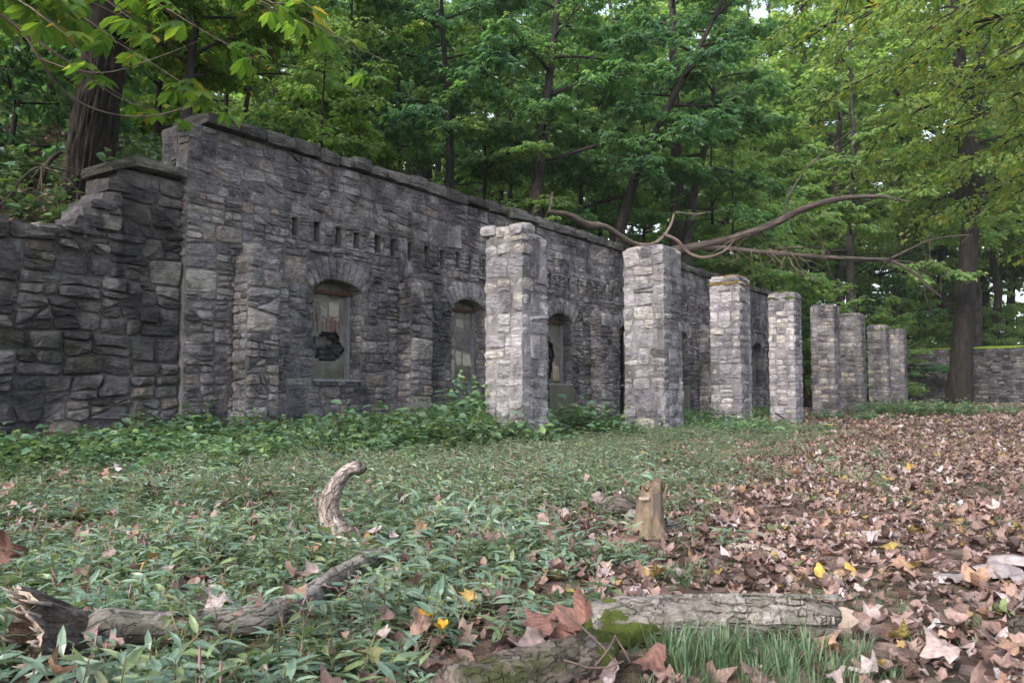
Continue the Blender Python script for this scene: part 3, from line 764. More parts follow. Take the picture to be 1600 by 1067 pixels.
# ------------------------------------------------------------------ wood and leaf builders
def tubes(name, paths, mat, noise_amp=0.0, nscale=3.0, caps=True):
    """paths: (points, radii, sides). Joined limbs of one plant or one log"""
    V, F, T = [], [], []
    for pts, rad, k in paths:
        pts = [Vector(p) for p in pts]; n = len(pts); b0 = len(V); run = 0.0; ref = None
        for i in range(n):
            tg = (pts[min(i + 1, n - 1)] - pts[max(i - 1, 0)]).normalized()
            if ref is None:
                ref = tg.orthogonal().normalized()
            ref = (ref - tg * ref.dot(tg)).normalized(); bi = tg.cross(ref)
            if i: run += (pts[i] - pts[i - 1]).length
            for j in range(k):
                a = 2 * math.pi * j / k; dr = ref * math.cos(a) + bi * math.sin(a)
                r = rad[i]
                if noise_amp:
                    q = Vector((math.cos(a) * r * nscale, math.sin(a) * r * nscale, run * nscale * .35))
                    r *= 1 + noise_amp * (noise.noise(q * 2) + .6 * noise.noise(q * 6) + .35 * noise.noise(q * 15))
                V.append(pts[i] + dr * r); T.append((math.cos(a) * rad[i], math.sin(a) * rad[i], run))
        for i in range(n - 1):
            for j in range(k):
                j2 = (j + 1) % k; a, b = b0 + i * k, b0 + (i + 1) * k
                F.append((a + j, a + j2, b + j2, b + j))
        if caps:
            for e in (0, n - 1):
                V.append(pts[e]); T.append((0, 0, run * (e > 0))); c = len(V) - 1
                for j in range(k):
                    j2 = (j + 1) % k; a = b0 + e * k
                    F.append((c, a + j2, a + j, c) if e == 0 else (c, a + j, a + j2, c))
    quads = [f if f[0] != f[3] else f[:3] for f in F]
    me = bpy.data.meshes.new(name); me.from_pydata([tuple(v) for v in V], [], quads)
    me.polygons.foreach_set('use_smooth', [True] * len(quads))
    at = me.attributes.new('bark', 'FLOAT_VECTOR', 'POINT'); at.data.foreach_set('vector', np.array(T, dtype=np.float32).ravel())
    me.materials.append(mat); me.update(); return me
def nrm(a): return a / np.maximum(1e-6, np.linalg.norm(a, axis=1, keepdims=True))
def leaves(name, Pn, D, U, L, W, mat, rs, fine=False, fold=.18, droop=.12, obov=.5):
    n = len(Pn); D = nrm(D); S = nrm(np.cross(D, U)); U = np.cross(S, D); L = np.asarray(L)[:, None] * np.ones((n, 1)); W = np.asarray(W)[:, None] * np.ones((n, 1))
    tint = rs.random(n)
    if not fine:
        V = np.stack([Pn, Pn + D * L * obov + S * W * .5 + U * W * fold, Pn + D * L - U * L * droop, Pn + D * L * obov - S * W * .5 + U * W * fold], 1).reshape(-1, 3)
        F = (np.arange(n)[:, None, None] * 4 + np.array([[0, 1, 2], [0, 2, 3]])[None]).reshape(-1, 3); k = 2
    else:
        a, b = .32, .68; wa, wb = (.92, .72) if obov <= .5 else (.55, 1.0)
        V = np.stack([Pn,
                      Pn + D * L * a + S * W * .5 * wa + U * W * fold, Pn + D * L * a + U * L * .02, Pn + D * L * a - S * W * .5 * wa + U * W * fold,
                      Pn + D * L * b + S * W * .5 * wb + U * (W * fold - L * droop * .45), Pn + D * L * b - U * L * droop * .45, Pn + D * L * b - S * W * .5 * wb + U * (W * fold - L * droop * .45),
                      Pn + D * L - U * L * droop], 1).reshape(-1, 3)
        f = np.array([[0, 1, 2], [0, 2, 3], [1, 4, 5], [1, 5, 2], [2, 5, 6], [2, 6, 3], [4, 7, 5], [5, 7, 6]])
        F = (np.arange(n)[:, None, None] * 8 + f[None]).reshape(-1, 3); k = 8
    return mesh_np(name, V, F, mat, False, {'tint': ('FACE', 'FLOAT', np.repeat(tint, k))})
def lerp_path(pts, u):
    x = u * (len(pts) - 1); i = min(len(pts) - 2, int(x)); return pts[i].lerp(pts[i + 1], x - i)
def limb_path(rng, a, d, L, n=6, droop=.12, wob=.06):
    pts = [Vector(a)]; d = Vector(d).normalized()
    for i in range(n):
        d = (d + Vector((rng.gauss(0, wob), rng.gauss(0, wob), rng.gauss(0, wob) - droop / n))).normalized()
        pts.append(pts[-1] + d * (L / n))
    return pts
def tree_meshes(seed, trunk, r0, lo, Lmax, nlimb, nleaf, lL, lW, lmat, bmat, up=.35, nsub=7, sides=10, rtop=.25, fine=False, amp=.0, spread=.16, palm=0, droop=.25, shape=None, limbs=None, bare=.2):
    rng = random.Random(seed); rs = np.random.RandomState(seed)
    n = len(trunk); paths = [(trunk, [r0 * (1 + .7 * math.exp(-i * 1.1)) * (1 - (1 - rtop) * (i / (n - 1))) for i in range(n)], sides)]
    H = trunk[-1].z - trunk[0].z
    subs = []
    az = rng.uniform(0, 6)
    specs = limbs
    if specs is None:
        specs = []
        for i in range(nlimb):
            u = lo + (1 - lo) * (i + rng.random() * .6) / nlimb; az += 2.4 + rng.uniform(-.4, .4)
            sh = (1 - u) ** .55 * .85 + .22 if shape is None else shape(u)
            specs.append((min(u, .985), Vector((math.cos(az), math.sin(az), up + .5 * (u - lo) + rng.uniform(-.1, .1))), Lmax * sh * rng.uniform(.75, 1.15)))
    for (u, d, L) in specs:
        a = lerp_path(trunk, u)
        lp = limb_path(rng, a, d, L, 6, droop)
        r1 = min(r0 * (1 - u * (1 - rtop)) * .6, .018 * L + .012)
        paths.append((lp, [r1 * (1 - .85 * k / 6) for k in range(7)], 5))
        ns = max(3, int(nsub * (.5 + .5 * L / Lmax)))
        for k in range(ns):
            v = bare + (1 - bare) * (k + rng.random() * .7) / ns
            q = lerp_path(lp, min(v, .99)); tg = (lp[-1] - lp[0]).normalized()
            sd = tg.cross(UP).normalized() * (1 if k % 2 else -1)
            dd = tg * rng.uniform(.3, .9) + sd * rng.uniform(.5, 1.0) + UP * rng.uniform(-.15, .25)
            sl = L * rng.uniform(.22, .42) * (1.15 - .5 * v)
            sp = limb_path(rng, q, dd, sl, 3, droop * 1.2, .1)
            paths.append((sp, [max(.004, r1 * .3) * (1 - .8 * j / 3) for j in range(4)], 3)); subs.append((sp, sl))
        subs.append((lp[3:], L * .5))
    # leaves in flat sprays along the twigs
    wts = np.array([s[1] for s in subs]); wts /= wts.sum()
    cnt = rs.multinomial(nleaf, wts)
    Ps, Ds = [], []
    for (sp, sl), c in zip(subs, cnt):
        if c == 0: continue
        arr = np.array([tuple(p) for p in sp]); m = len(arr) - 1
        u = rs.random(c) ** .8 * m; i = np.minimum(m - 1, u.astype(int)); f = (u - i)[:, None]
        pos = arr[i] * (1 - f) + arr[i + 1] * f
        tg = nrm(arr[i + 1] - arr[i]); sd = nrm(np.cross(tg, np.array([[0, 0, 1.0]])))
        # twiglets: leaves gather round a few nodes
        sg = rs.choice([-1, 1], c)[:, None]
        off = np.abs(rs.normal(0, 1, (c, 1))) * spread * (1 + sl * .25)
        pos = pos + sd * sg * off + tg * rs.normal(0, .06, (c, 1)) + np.array([0, 0, 1]) * (rs.normal(0, .045 + spread * .12, (c, 1)) - off * .12)
        Ps.append(pos); Ds.append(tg * .6 + sd * sg * .8 + rs.normal(0, .35, (c, 3)) + np.array([[0, 0, -.25]]))
    Pn = np.concatenate(Ps); D = np.concatenate(Ds); N_ = len(Pn)
    U = np.array([[0, 0, 1.0]]) + rs.normal(0, .38, (N_, 3))
    sz = rs.uniform(.65, 1.15, N_)
    if palm:
        az = np.arctan2(D[:, 1], D[:, 0])[:, None] + (np.arange(palm) - (palm - 1) / 2)[None] * .62 + rs.normal(0, .12, (N_, palm))
        D = np.stack([np.cos(az), np.sin(az), -.35 - np.abs(rs.normal(0, .3, (N_, palm)))], 2).reshape(-1, 3)
        Pn = np.repeat(Pn, palm, 0); U = np.repeat(U, palm, 0) + rs.normal(0, .12, (N_ * palm, 3))
        sz = (sz[:, None] * (1 - .16 * np.abs(np.arange(palm) - (palm - 1) / 2))[None]).ravel(); N_ *= palm
    return (tubes('trunk', paths, bmat, amp, caps=False), leaves('crown', Pn, D, U, lL * sz, lW * sz, lmat, rs, fine))
def put_tree(ms, loc, rz=0, sc=1, **kw):
    o = link(kw.pop('name', 'forest_tree'), None, loc=loc, **kw); o.rotation_euler = (0, 0, rz); o.scale = (sc,) * 3
    link('trunk', ms[0], o); link('crown', ms[1], o); return o
def straight(H, n=7, lx=0, ly=0, wob=.02, seed=0):
    r = random.Random(seed); return [Vector((lx * (i / n) ** 1.1 + r.gauss(0, wob) * (i > 0) * H * .2, ly * (i / n) + r.gauss(0, wob) * (i > 0) * H * .2, H * i / n)) for i in range(n + 1)]

# ------------------------------------------------------------------ the forest
US = [tree_meshes(100 + i, straight(9, 7, seed=i, wob=.035), .075, .13, 3.4, 14, 2300, .25, .105, (L_dark, L_mid, L_bright, L_mid)[i], M_bark3, up=.16, nsub=8, shape=lambda u: 1.0 - .55 * u + .0, spread=.26, palm=5) for i in range(4)]
US.append(tree_meshes(105, straight(9, 7, seed=5, wob=.035), .075, .10, 3.6, 15, 2400, .26, .11, L_far, M_bark3, up=.1, nsub=8, shape=lambda u: 1.0 - .55 * u, spread=.27, palm=5))
TS = [tree_meshes(200 + i, straight(19, 8, seed=10 + i, wob=.03), .19, (.22, .33, .30)[i], 4.8, 22, 10500, .30, .16, (L_mid, L_far, L_mid)[i], M_bark2, up=.35, nsub=8, spread=.24) for i in range(3)]
FS_ = [tree_meshes(300 + i, straight(20, 7, seed=20 + i, wob=.03), .20, (.16, .24)[i], 4.8, 22, 10500, .38, .21, (L_far, L_yel)[i], M_bark3, up=.35, nsub=7, spread=.32) for i in range(2)]
def at(px, Z): q = P(px, 615, Z); return Vector((q.x, q.y, terrain(q.x, q.y) - .1))
rng = random.Random(9)
def plant(ms, px, Z, sc, label, group=None, rz=None, sq=None, name='forest_tree', cat='tree'):
    rz = rng.uniform(0, 6.28) if rz is None else rz
    o = put_tree(ms, at(px, Z), rz, sc, name=name, label=label, cat=cat, group=group); return o
# trees whose trunks can be picked out above the wall
def custom(pts, r0, lo, Lmax, nlimb, nleaf, label, lmat=L_mid, bmat=M_bark2, seed=1, lL=.18, lW=.09, name='forest_tree', **kw):
    base = pts[0].copy(); ms = tree_meshes(seed, [p - base for p in pts], r0, lo, Lmax, nlimb, nleaf // 4, lL * 1.25, lW * 1.05, lmat, bmat, palm=5, **kw)
    return put_tree(ms, base, 0, 1, name=name, label=label, cat='tree')
def pxpath(lst, Z, zb=None):
    pts = [P(x, y, Z + (dz[0] if dz else 0)) for (x, y, *dz) in lst]
    b = Vector((pts[0].x, pts[0].y, terrain(pts[0].x, pts[0].y) - .2))
    return [b] + pts
custom(pxpath([(703, 250), (700, 150), (692, 60), (688, -40), (684, -150)], 20), .10, .28, 2.8, 18, 9000, 'slim dark trunk rising near the middle of the wall, layered leaves', L_dark, M_bark3, 41, up=.1)
custom(pxpath([(838, 300), (850, 200), (862, 90), (874, -30), (880, -200)], 21), .17, .30, 3.4, 20, 11000, 'grey trunk behind the wall right above the broad broken pier', L_mid, M_bark2, 42, up=.15)
custom(pxpath([(968, 360), (995, 270), (1035, 185), (1085, 90), (1125, 10), (1160, -120)], 22), .15, .25, 3.6, 20, 11000, 'dark tree leaning over to the right behind the fallen limb', L_dark, M_bark3, 43, up=.1)
custom(pxpath([(1058, 380), (1057, 250), (1053, 120), (1050, -20), (1048, -200)], 25), .24, .42, 3.6, 18, 11000, 'thick grey straight trunk behind the second pier', L_mid, M_bark2, 44)
custom(pxpath([(1072, 385), (1085, 300), (1108, 200), (1118, 120), (1126, 0)], 24), .16, .30, 3.2, 18, 9000, 'brown trunk bending right just beside the thick grey one', L_mid, M_bark2, 45, up=.15)
custom(pxpath([(292, 160), (298, 90), (312, 10), (318, -90), (322, -200)], 12.5), .085, .30, 2.2, 14, 6000, 'thin grey sapling standing behind the high corner of the wall', L_bright, M_bark2, 46, lL=.15, lW=.08)
custom(pxpath([(8, 290), (22, 190), (40, 110), (52, 20), (60, -90)], 11.5), .05, .25, 2.0, 14, 5000, 'thin leaning sapling on the dark slope beside the big ridged trunk', L_dark, M_bark3, 47, lL=.16, lW=.08)
custom(pxpath([(1328, 420), (1330, 330), (1334, 240), (1330, 120), (1322, -20)], 36), .17, .22, 4.5, 20, 12000, 'grey trunk beyond the horizontal dead limb', L_far, M_bark2, 48, lL=.24, lW=.12, up=.1)
custom(pxpath([(655, 200), (657, 120), (654, 20), (650, -100)], 30), .42, .3, 4, 16, 9000, 'thick dark trunk far behind the wall left of the slim one', L_mid, M_bark3, 49, lL=.24, lW=.12)
custom(pxpath([(1402, 560), (1398, 470), (1404, 380), (1410, 240)], 42), .12, .2, 3, 14, 6000, 'slender tree in shade between the piers and the big leaning tree', L_dark, M_bark3, 50, lL=.24, lW=.12)
# big ridged trunk on the left
def ridged_trunk(name, pts, rad, k, mat, amp=.10):
    V, T, F = [], [], []
    path = []; m = 90
    for i in range(m + 1):
        u = i / m; path.append((lerp_path(pts, u), rad[min(len(rad) - 2, int(u * (len(rad) - 1)))] * (1 - (u * (len(rad) - 1)) % 1) + rad[min(len(rad) - 1, int(u * (len(rad) - 1)) + 1)] * ((u * (len(rad) - 1)) % 1) if u < 1 else rad[-1]))
    run = 0
    for i, (p, r) in enumerate(path):
        if i: run += (p - path[i - 1][0]).length
        for j in range(k):
            a = 2 * math.pi * j / k
            q = Vector((math.cos(a) * 8.5, math.sin(a) * 8.5, run * 1.7))
            rg = abs(noise.noise(q + Vector((0, 0, 0)))) * 2 + .5 * abs(noise.noise(q * 2.1 + Vector((7, 3, run * .5))))
            lob = 1 + .06 * math.sin(3 * a + run * .3) + (.16 * max(0, math.sin(5 * a + 1)) * math.exp(-run * 1.6))
            rr = r * lob * (1 + amp * (rg - .45))
            V.append(p + Vector((math.cos(a) * rr, math.sin(a) * rr, 0))); T.append((math.cos(a) * r, math.sin(a) * r, run))
    for i in range(m):
        for j in range(k):
            j2 = (j + 1) % k; F.append((i * k + j, i * k + j2, (i + 1) * k + j2, (i + 1) * k + j))
    return mesh_np(name, np.array([tuple(v) for v in V]), np.array(F), mat, True, {'bark': ('POINT', 'FLOAT_VECTOR', T)})
pts = [P(128, 352, 10.6), P(137, 270, 10.6), P(152, 160, 10.5), P(167, 60, 10.4), P(182, -60, 10.3), P(200, -240, 10.2), P(215, -420, 10.2)]
b = pts[0].copy(); b.z = terrain(b.x, b.y) - .5; pts = [b] + pts
org = pts[0].copy()
o = link('large_tree', None, loc=org, label='massive tree with deeply ridged brown bark growing behind the low wall', cat='tree')
link('trunk', ridged_trunk('trunk', [p - org for p in pts], [.44, .31, .262, .245, .225, .21, .2, .2], 150, M_bark, .20), o)
ms = tree_meshes(61, [p - org for p in pts[4:]], .25, .35, 4.5, 16, 14000, .17, .08, L_bright, M_bark3, up=.1, nsub=9)
link('crown', ms[1], o); link('limb', ms[0], o)
# the big leaning tree on the right
pts = [P(1500, 640, 36), P(1503, 560, 36), P(1510, 440, 36), P(1518, 320, 36), P(1514, 210, 36), P(1500, 110, 36), P(1492, 0, 36), P(1488, -160, 36)]
org = pts[0].copy(); org.z = gz(org.x, org.y) - .1; pts[0] = org.copy()
o = link('large_tree', None, loc=org, label='tall dark leaning tree forking high up, standing before the mossy far wall', cat='tree')
link('trunk', ridged_trunk('trunk', [p - org for p in pts], [.56, .44, .385, .335, .29, .23, .18, .13], 60, M_bark3, .05), o)
f2 = [P(1515, 215, 36), P(1528, 150, 35.8), P(1534, 70, 35.6), P(1536, -40, 35.5), P(1540, -160, 35.5)]
f3 = [P(1513, 180, 36), P(1480, 172, 35.6), P(1440, 168, 35.4), P(1405, 150, 35.2), P(1380, 120, 35)]
f4 = [P(1514, 220, 36), P(1470, 212, 35.5), P(1440, 196, 35), P(1415, 185, 34.5)]
link('limb', tubes('limb', [([p - org for p in f2], [.27, .24, .21, .16, .12], 12), ([p - org for p in f3], [.16, .13, .11, .08, .04], 8), ([p - org for p in f4], [.13, .11, .08, .03], 8)], M_bark3, .1), o)
ms = tree_meshes(62, [p - org for p in pts[3:]], .4, .05, 6.0, 26, 22000, .22, .13, L_yel, M_bark3, up=.1, nsub=9, droop=.5, spread=.3)
link('crown', ms[1], o); link('branches', ms[0], o)
# understory and forest copies
gl = {'U': ('leafy understory tree with layered sprays in the wood behind the wall', 'understory trees crowding behind the ruined wall'),
      'T': ('tall slender tree standing in the wood above the wall', 'tall trees of the wood on the slope'),
      'F': ('distant pale green tree in the depth of the wood', 'distant trees seen through the wood')}
lay = []
for (px, Z, s) in ((60, 15, .8), (-30, 12.5, .65), (235, 16, .85), (380, 16.5, .8), (450, 20, 1.0), (540, 18.5, .8), (620, 23, 1.0), (760, 21.5, .8), (800, 26, 1.1), (905, 23.5, .82), (940, 28, 1.0), (1010, 27, .85), (1120, 28, .9), (1180, 31, 1.0), (1210, 35, 1.0), (1270, 39, .8), (1290, 33.5, .62), (1400, 38, .5), (1420, 43, .5), (340, 22, 1.1), (150, 20, 1.1), (720, 30, 1.2), (560, 28, 1.2), (870, 32, 1.1), (1440, 52, .9), (1060, 35, 1.15), (10, 22, 1.2), (500, 15.6, .5), (1150, 26, .62), (1320, 50, 1.1), (1380, 56, 1.2), (1275, 47, 1.1)):
    lay.append(('U', px, Z, s * 1.0))
for (px, Z, s) in ((-150, 20, 1), (90, 26, 1), (420, 34, 1), (520, 36, 1.1), (780, 35, 1.05), (905, 38, 1.1), (960, 34, .95), (1020, 42, 1.1), (1140, 38, 1), (1190, 46, 1.1), (1260, 52, 1.1), (180, 40, 1.1), (30, 44, 1.2), (680, 44, 1.2), (1180, 52, 1.5), (1270, 50, 1.45), (1350, 58, 1.6), (1420, 54, 1.5), (1480, 62, 1.7), (1560, 52, 1.5), (1640, 48, 1.4), (1620, 60, 1.6), (1320, 46, 1.3), (1530, 47, 1.3), (1700, 58, 1.6), (1220, 62, 1.7)):
    lay.append(('T', px, Z, s))
for k in range(48):
    lay.append(('F', -150 + 1950 * ((k * .618) % 1), 56 + 40 * rng.random() + (12 if k % 3 == 0 else 0), rng.uniform(1.15, 1.7)))
for k in range(26):
    lay.append(('U', 1380 + 300 * ((k * .618) % 1), 47 + 22 * ((k * .37) % 1), rng.uniform(.45, .8)))
for k in range(14):
    lay.append(('U', 1225 + 210 * ((k * .618) % 1), 36 + 12 * ((k * .37) % 1), rng.uniform(.35, .6)))
LANDS = [(40, 'over the left slope'), (230, 'behind the big ridged trunk'), (330, 'behind the high wall corner'), (470, 'above the first holes in the wall'), (600, 'above the first arched window'), (720, 'above the second arched window'),
         (860, 'above the broad broken pier'), (960, 'above the third window'), (1060, 'above the second pier'), (1190, 'above the third pier under the dead limb'), (1260, 'behind the fourth pier'), (1345, 'behind the fifth and sixth piers'), (1430, 'behind the last two piers'), (1530, 'behind the leaning tree'), (9999, 'behind the mossy far wall')]
ORD = ['closest one', 'second one back', 'third one back', 'fourth one back', 'fifth one back', 'sixth one back', 'seventh one back', 'eighth one back', 'ninth one back', 'tenth one back', 'eleventh one back', 'twelfth one back', 'thirteenth one back', 'fourteenth one back', 'fifteenth one back', 'sixteenth one back']
def land(px): return next(t_ for x_, t_ in LANDS if px < x_)
tl_ = {}
for e in sorted([e for e in lay if e[0] != 'F'], key=lambda e: e[2]):
    kind_ = 'tall slender tree' if e[0] == 'T' else ('leafy understory tree' if e[3] > .64 else 'low leafy young tree')
    ky_ = (kind_, land(e[1])); n_ = tl_.setdefault(ky_, 0) if not isinstance(tl_.get(ky_), int) else tl_[ky_]
    tl_[ky_] = n_ + 1; tl_[(e[0], e[1], e[2])] = '%s %s, %s' % (kind_, ky_[1], ORD[min(15, n_)])
protos = {}
for i, (kd, px, Z, s) in enumerate(lay):
    fam = {'U': US, 'T': TS, 'F': FS_}[kd]; v = (2 if px < 560 and i % 3 else (0, 1, 3, 4)[i % 4] if px < 1100 else (4, 4, 4, 1)[i % 4]) if kd == 'U' else i % len(fam)
    if kd == 'F': v = 0 if (px < 1150 and i % 4) or i % 3 == 0 else 1
    if kd == 'T' and px > 1120: v = 1
    key = (kd, v); q = at(px, Z); lab_ = tl_.get((kd, px, Z), gl[kd][0])
    if key not in protos:
        protos[key] = put_tree(fam[v], q, rng.uniform(0, 6.28), s, name={'U': 'understory_tree', 'T': 'forest_tree', 'F': 'distant_tree'}[kd], label=lab_, cat='tree', group=gl[kd][1])
    else:
        copy_tree(protos[key], q, rng.uniform(0, 6.28), (s * rng.uniform(.9, 1.1), s * rng.uniform(.9, 1.1), s * rng.uniform(.9, 1.1)), lab_)

# trees outside the frame whose boughs hang into it
def bough_tree(base, H, r0, ends, seed, nleaf, lL, lW, lmat, label, fine=False, name='overhanging_tree', droop=.55, spread=.12, thick=1.0, nsub=12, zoff=0):
    rng = random.Random(seed); rs = np.random.RandomState(seed)
    tr = [base + Vector((0, 0, H * i / 6)) + Vector((rng.gauss(0, .1), rng.gauss(0, .1), 0)) * (i > 0) for i in range(7)]
    paths = [([p - base for p in tr], [r0 * (1 - .1 * i) for i in range(7)], 12)]; subs = []
    for (e, frac) in ends:
        a = lerp_path(tr, frac) - base; e = e - base; L = (e - a).length
        lp = []
        for i in range(11):
            u = i / 10; p = a.lerp(e, u) + UP * (math.sin(math.pi * u) * L * .10) + Vector((rng.gauss(0, 1), rng.gauss(0, 1), rng.gauss(0, 1))) * .010 * L * math.sin(math.pi * u)
            lp.append(p)
        r1 = .010 * L * thick; paths.append((lp, [r1 * (1 - .088 * i) for i in range(11)], 6))
        for k in range(nsub):
            v = .25 + .74 * (k + rng.random() * .5) / nsub; q = lerp_path(lp, v); tg = (lp[-1] - lp[0]).normalized()
            sd = tg.cross(UP).normalized() * (1 if k % 2 else -1)
            sl = L * rng.uniform(.12, .24) * (1.1 - .4 * v)
            sp = limb_path(rng, q, tg * rng.uniform(.4, 1) + sd * rng.uniform(.4, 1) + UP * rng.uniform(-.2, .15), sl, 4, droop, .1)
            paths.append((sp, [r1 * .25 * (1 - .2 * j) + .0015 for j in range(5)], 3)); subs.append((sp, sl))
        subs.append((lp[5:], L * .3))
    wts = np.array([s[1] for s in subs]); wts /= wts.sum(); cnt = rs.multinomial(nleaf, wts)
    return base, paths, subs, cnt, rs
def leaves_on(subs, cnt, rs, spread, dz=-.25, nspread=.35):
    Ps, Ds = [], []
    for (sp, sl), c in zip(subs, cnt):
        if c == 0: continue
        arr = np.array([tuple(p) for p in sp]); m = len(arr) - 1
        u = rs.random(c) * m; i = np.minimum(m - 1, u.astype(int)); f = (u - i)[:, None]
        pos = arr[i] * (1 - f) + arr[i + 1] * f; tg = nrm(arr[i + 1] - arr[i]); sd = nrm(np.cross(tg, np.array([[0, 0, 1.0]])))
        sg = rs.choice([-1, 1], c)[:, None]; off = rs.random((c, 1)) * spread
        Ps.append(pos + sd * sg * off + rs.normal(0, .02, (c, 3)) - np.array([0, 0, 1]) * off * .2)
        Ds.append(tg * .6 + sd * sg * .8 + rs.normal(0, .3, (c, 3)) + np.array([[0, 0, dz]]))
    Pn, D = np.concatenate(Ps), np.concatenate(Ds)
    return Pn, D, np.array([[0, 0, 1.0]]) + rs.normal(0, nspread, (len(Pn), 3))
base = Vector((11.5, 11.0, 0))
ends = [(P(1265, 50, 11.5), .80), (P(1300, 150, 12), .74), (P(1345, 30, 10), .85), (P(1370, 210, 12.5), .68), (P(1410, 110, 10.5), .76), (P(1450, 290, 12), .60), (P(1470, 30, 9.5), .82), (P(1500, 200, 10.5), .66),
        (P(1540, 330, 11.5), .52), (P(1570, 90, 9), .78), (P(1590, 250, 10), .60), (P(1600, 400, 12), .45), (P(1320, -60, 10), .9), (P(1235, 10, 12.5), .9), (P(1420, 240, 13), .62), (P(1440, 345, 13.5), .5)]
base, paths, subs, cnt, rs = bough_tree(base, 8.6, .22, ends, 71, 19000, .075, .045, L_yel, '')
o = link('overhanging_tree', None, loc=base, label='fine leaved yellowish tree whose drooping boughs hang in from the upper right', cat='tree')
link('trunk', tubes('trunk', paths, M_bark3, caps=False), o)
L_YS = .095; Pn, D, U = leaves_on(subs, cnt, rs, .22); sz = rs.uniform(.7, 1.2, len(Pn))
link('crown', leaves('crown', Pn, D, U, L_YS * sz, .062 * sz, L_yel, rs), o)
# buckeye with big five-part leaves, upper left
base = Wp(-3.6, -1.6, 0); base.z = terrain(base.x, base.y)
ends = [(P(330, 160, 7.6), .55), (P(205, 30, 6.6), .62), (P(600, 95, 8.2), .66), (P(110, 60, 6.0), .55), (P(440, 20, 7.6), .75), (P(60, 20, 6.2), .65), (P(20, -40, 5.4), .75), (P(160, -20, 5.8), .78), (P(250, -10, 6.4), .78), (P(520, 40, 8.6), .72), (P(400, 95, 8.0), .62), (P(250, 60, 8.4), .55), (P(240, 185, 8.2), .5)]
base, paths, subs, cnt, rs = bough_tree(base, 4.2, .11, ends, 72, 100, .2, .08, L_bright, '', thick=.45, nsub=7, droop=.3)
o = link('buckeye_tree', None, loc=base, label='tree with big bright five-part leaves reaching in at the upper left', cat='tree')
link('trunk', tubes('trunk', paths, M_branch, caps=False), o)
Ps, Ds, Us, Ls = [], [], [], []
for (sp, sl), c in zip(subs, rs.multinomial(470, np.array([s[1] for s in subs]) / sum(s[1] for s in subs))):
    for _ in range(c):
        if rs.random() < .0: continue
        q = lerp_path(sp, rs.random()); tg = Vector((rs.normal(), rs.normal(), 0)).normalized()
        ctr = q + tg * rs.uniform(.05, .14) + UP * rs.uniform(-.05, .05)
        tilt = Vector((rs.normal() * .25, rs.normal() * .25, 1)).normalized()
        sz = rs.uniform(.7, 1.15)
        a0 = math.atan2(tg.y, tg.x)
        for j in range(5):
            a = a0 + (j - 2) * .62
            d = Vector((math.cos(a), math.sin(a), -.42 - .1 * abs(j - 2))); d = d - tilt * d.dot(tilt) * .3
            Ps.append(tuple(ctr)); Ds.append(tuple(d)); Us.append(tuple(tilt)); Ls.append(sz * (.255 - .036 * abs(j - 2)))
Ls = np.array(Ls)
link('crown', leaves('crown', np.array(Ps), np.array(Ds), np.array(Us), Ls, Ls * .40, L_bright, rs, True, .10, .22, .7), o)

# ------------------------------------------------------------------ fallen dead limb lying on the wall
def spline(pts, rad, n=8):
    P_, R_ = [], []
    for i in range(len(pts) - 1):
        p0, p1, p2, p3 = pts[max(0, i - 1)], pts[i], pts[i + 1], pts[min(len(pts) - 1, i + 2)]
        for k in range(n):
            t = k / n
            P_.append(.5 * ((2 * p1) + (p2 - p0) * t + (2 * p0 - 5 * p1 + 4 * p2 - p3) * t * t + (3 * p1 - p0 - 3 * p2 + p3) * t ** 3)); R_.append(rad[i] * (1 - t) + rad[i + 1] * t)
    P_.append(pts[-1]); R_.append(rad[-1]); return P_, R_
def limb_obj(name, segs, mat, rng, parent_loc, sides=10, twigs=0, amp=.18):
    paths = []
    for pts, rad in segs:
        p, r = spline(pts, rad); paths.append(([q - parent_loc for q in p], r, sides))
        for _ in range(twigs):
            i = rng.randrange(len(p) // 3, len(p)); d = Vector((rng.gauss(0, 1), rng.gauss(0, .6), rng.gauss(0, .8)))
            tp = limb_path(rng, p[i] - parent_loc, d, rng.uniform(.3, 1.3), 5, .3, .22)
            paths.append((tp, [.014 * (1 - .17 * k) for k in range(6)], 4))
            for _ in range(2):
                j = rng.randrange(1, 5); t2 = limb_path(rng, tp[j], d + Vector((rng.gauss(0, 1.2), rng.gauss(0, .8), rng.gauss(0, 1))), rng.uniform(.2, .6), 4, .3, .25)
                paths.append((t2, [.007 * (1 - .2 * k) for k in range(5)], 3))
    return tubes(name, paths, mat, amp, 8)
rng = random.Random(15)
org = P(1040, 388, 20.6)
o = link('fallen_limb', None, loc=org, label='large dead limb across the coping reaching out beyond the wall in two long arms', cat='dead branch')
segs = [([P(1010, 396, 20.9), P(1060, 391, 20.6), P(1110, 381, 20.4), P(1160, 368, 20.2), P(1210, 349, 20), P(1255, 327, 19.8), P(1310, 311, 19.6), P(1370, 307, 19.4), P(1422, 316, 19.2)], [.11, .125, .105, .097, .088, .08, .062, .045, .025])]
link('upper_arm', limb_obj('upper_arm', segs, M_branchd, rng, org, 12, 5), o)
segs = [([P(1075, 387, 20.6), P(1130, 388, 20.3), P(1200, 395, 20), P(1290, 402, 19.7), P(1390, 406, 19.4)], [.08, .07, .06, .05, .04]),
        ([P(1388, 406, 19.4), P(1425, 388, 19.2), P(1458, 374, 19), P(1520, 366, 18.8)], [.035, .03, .022, .008]),
        ([P(1390, 406, 19.4), P(1425, 425, 19.2), P(1450, 447, 19.1), P(1472, 465, 19)], [.04, .032, .026, .01])]
link('lower_arm', limb_obj('lower_arm', segs, M_branchd, rng, org, 10, 5), o)
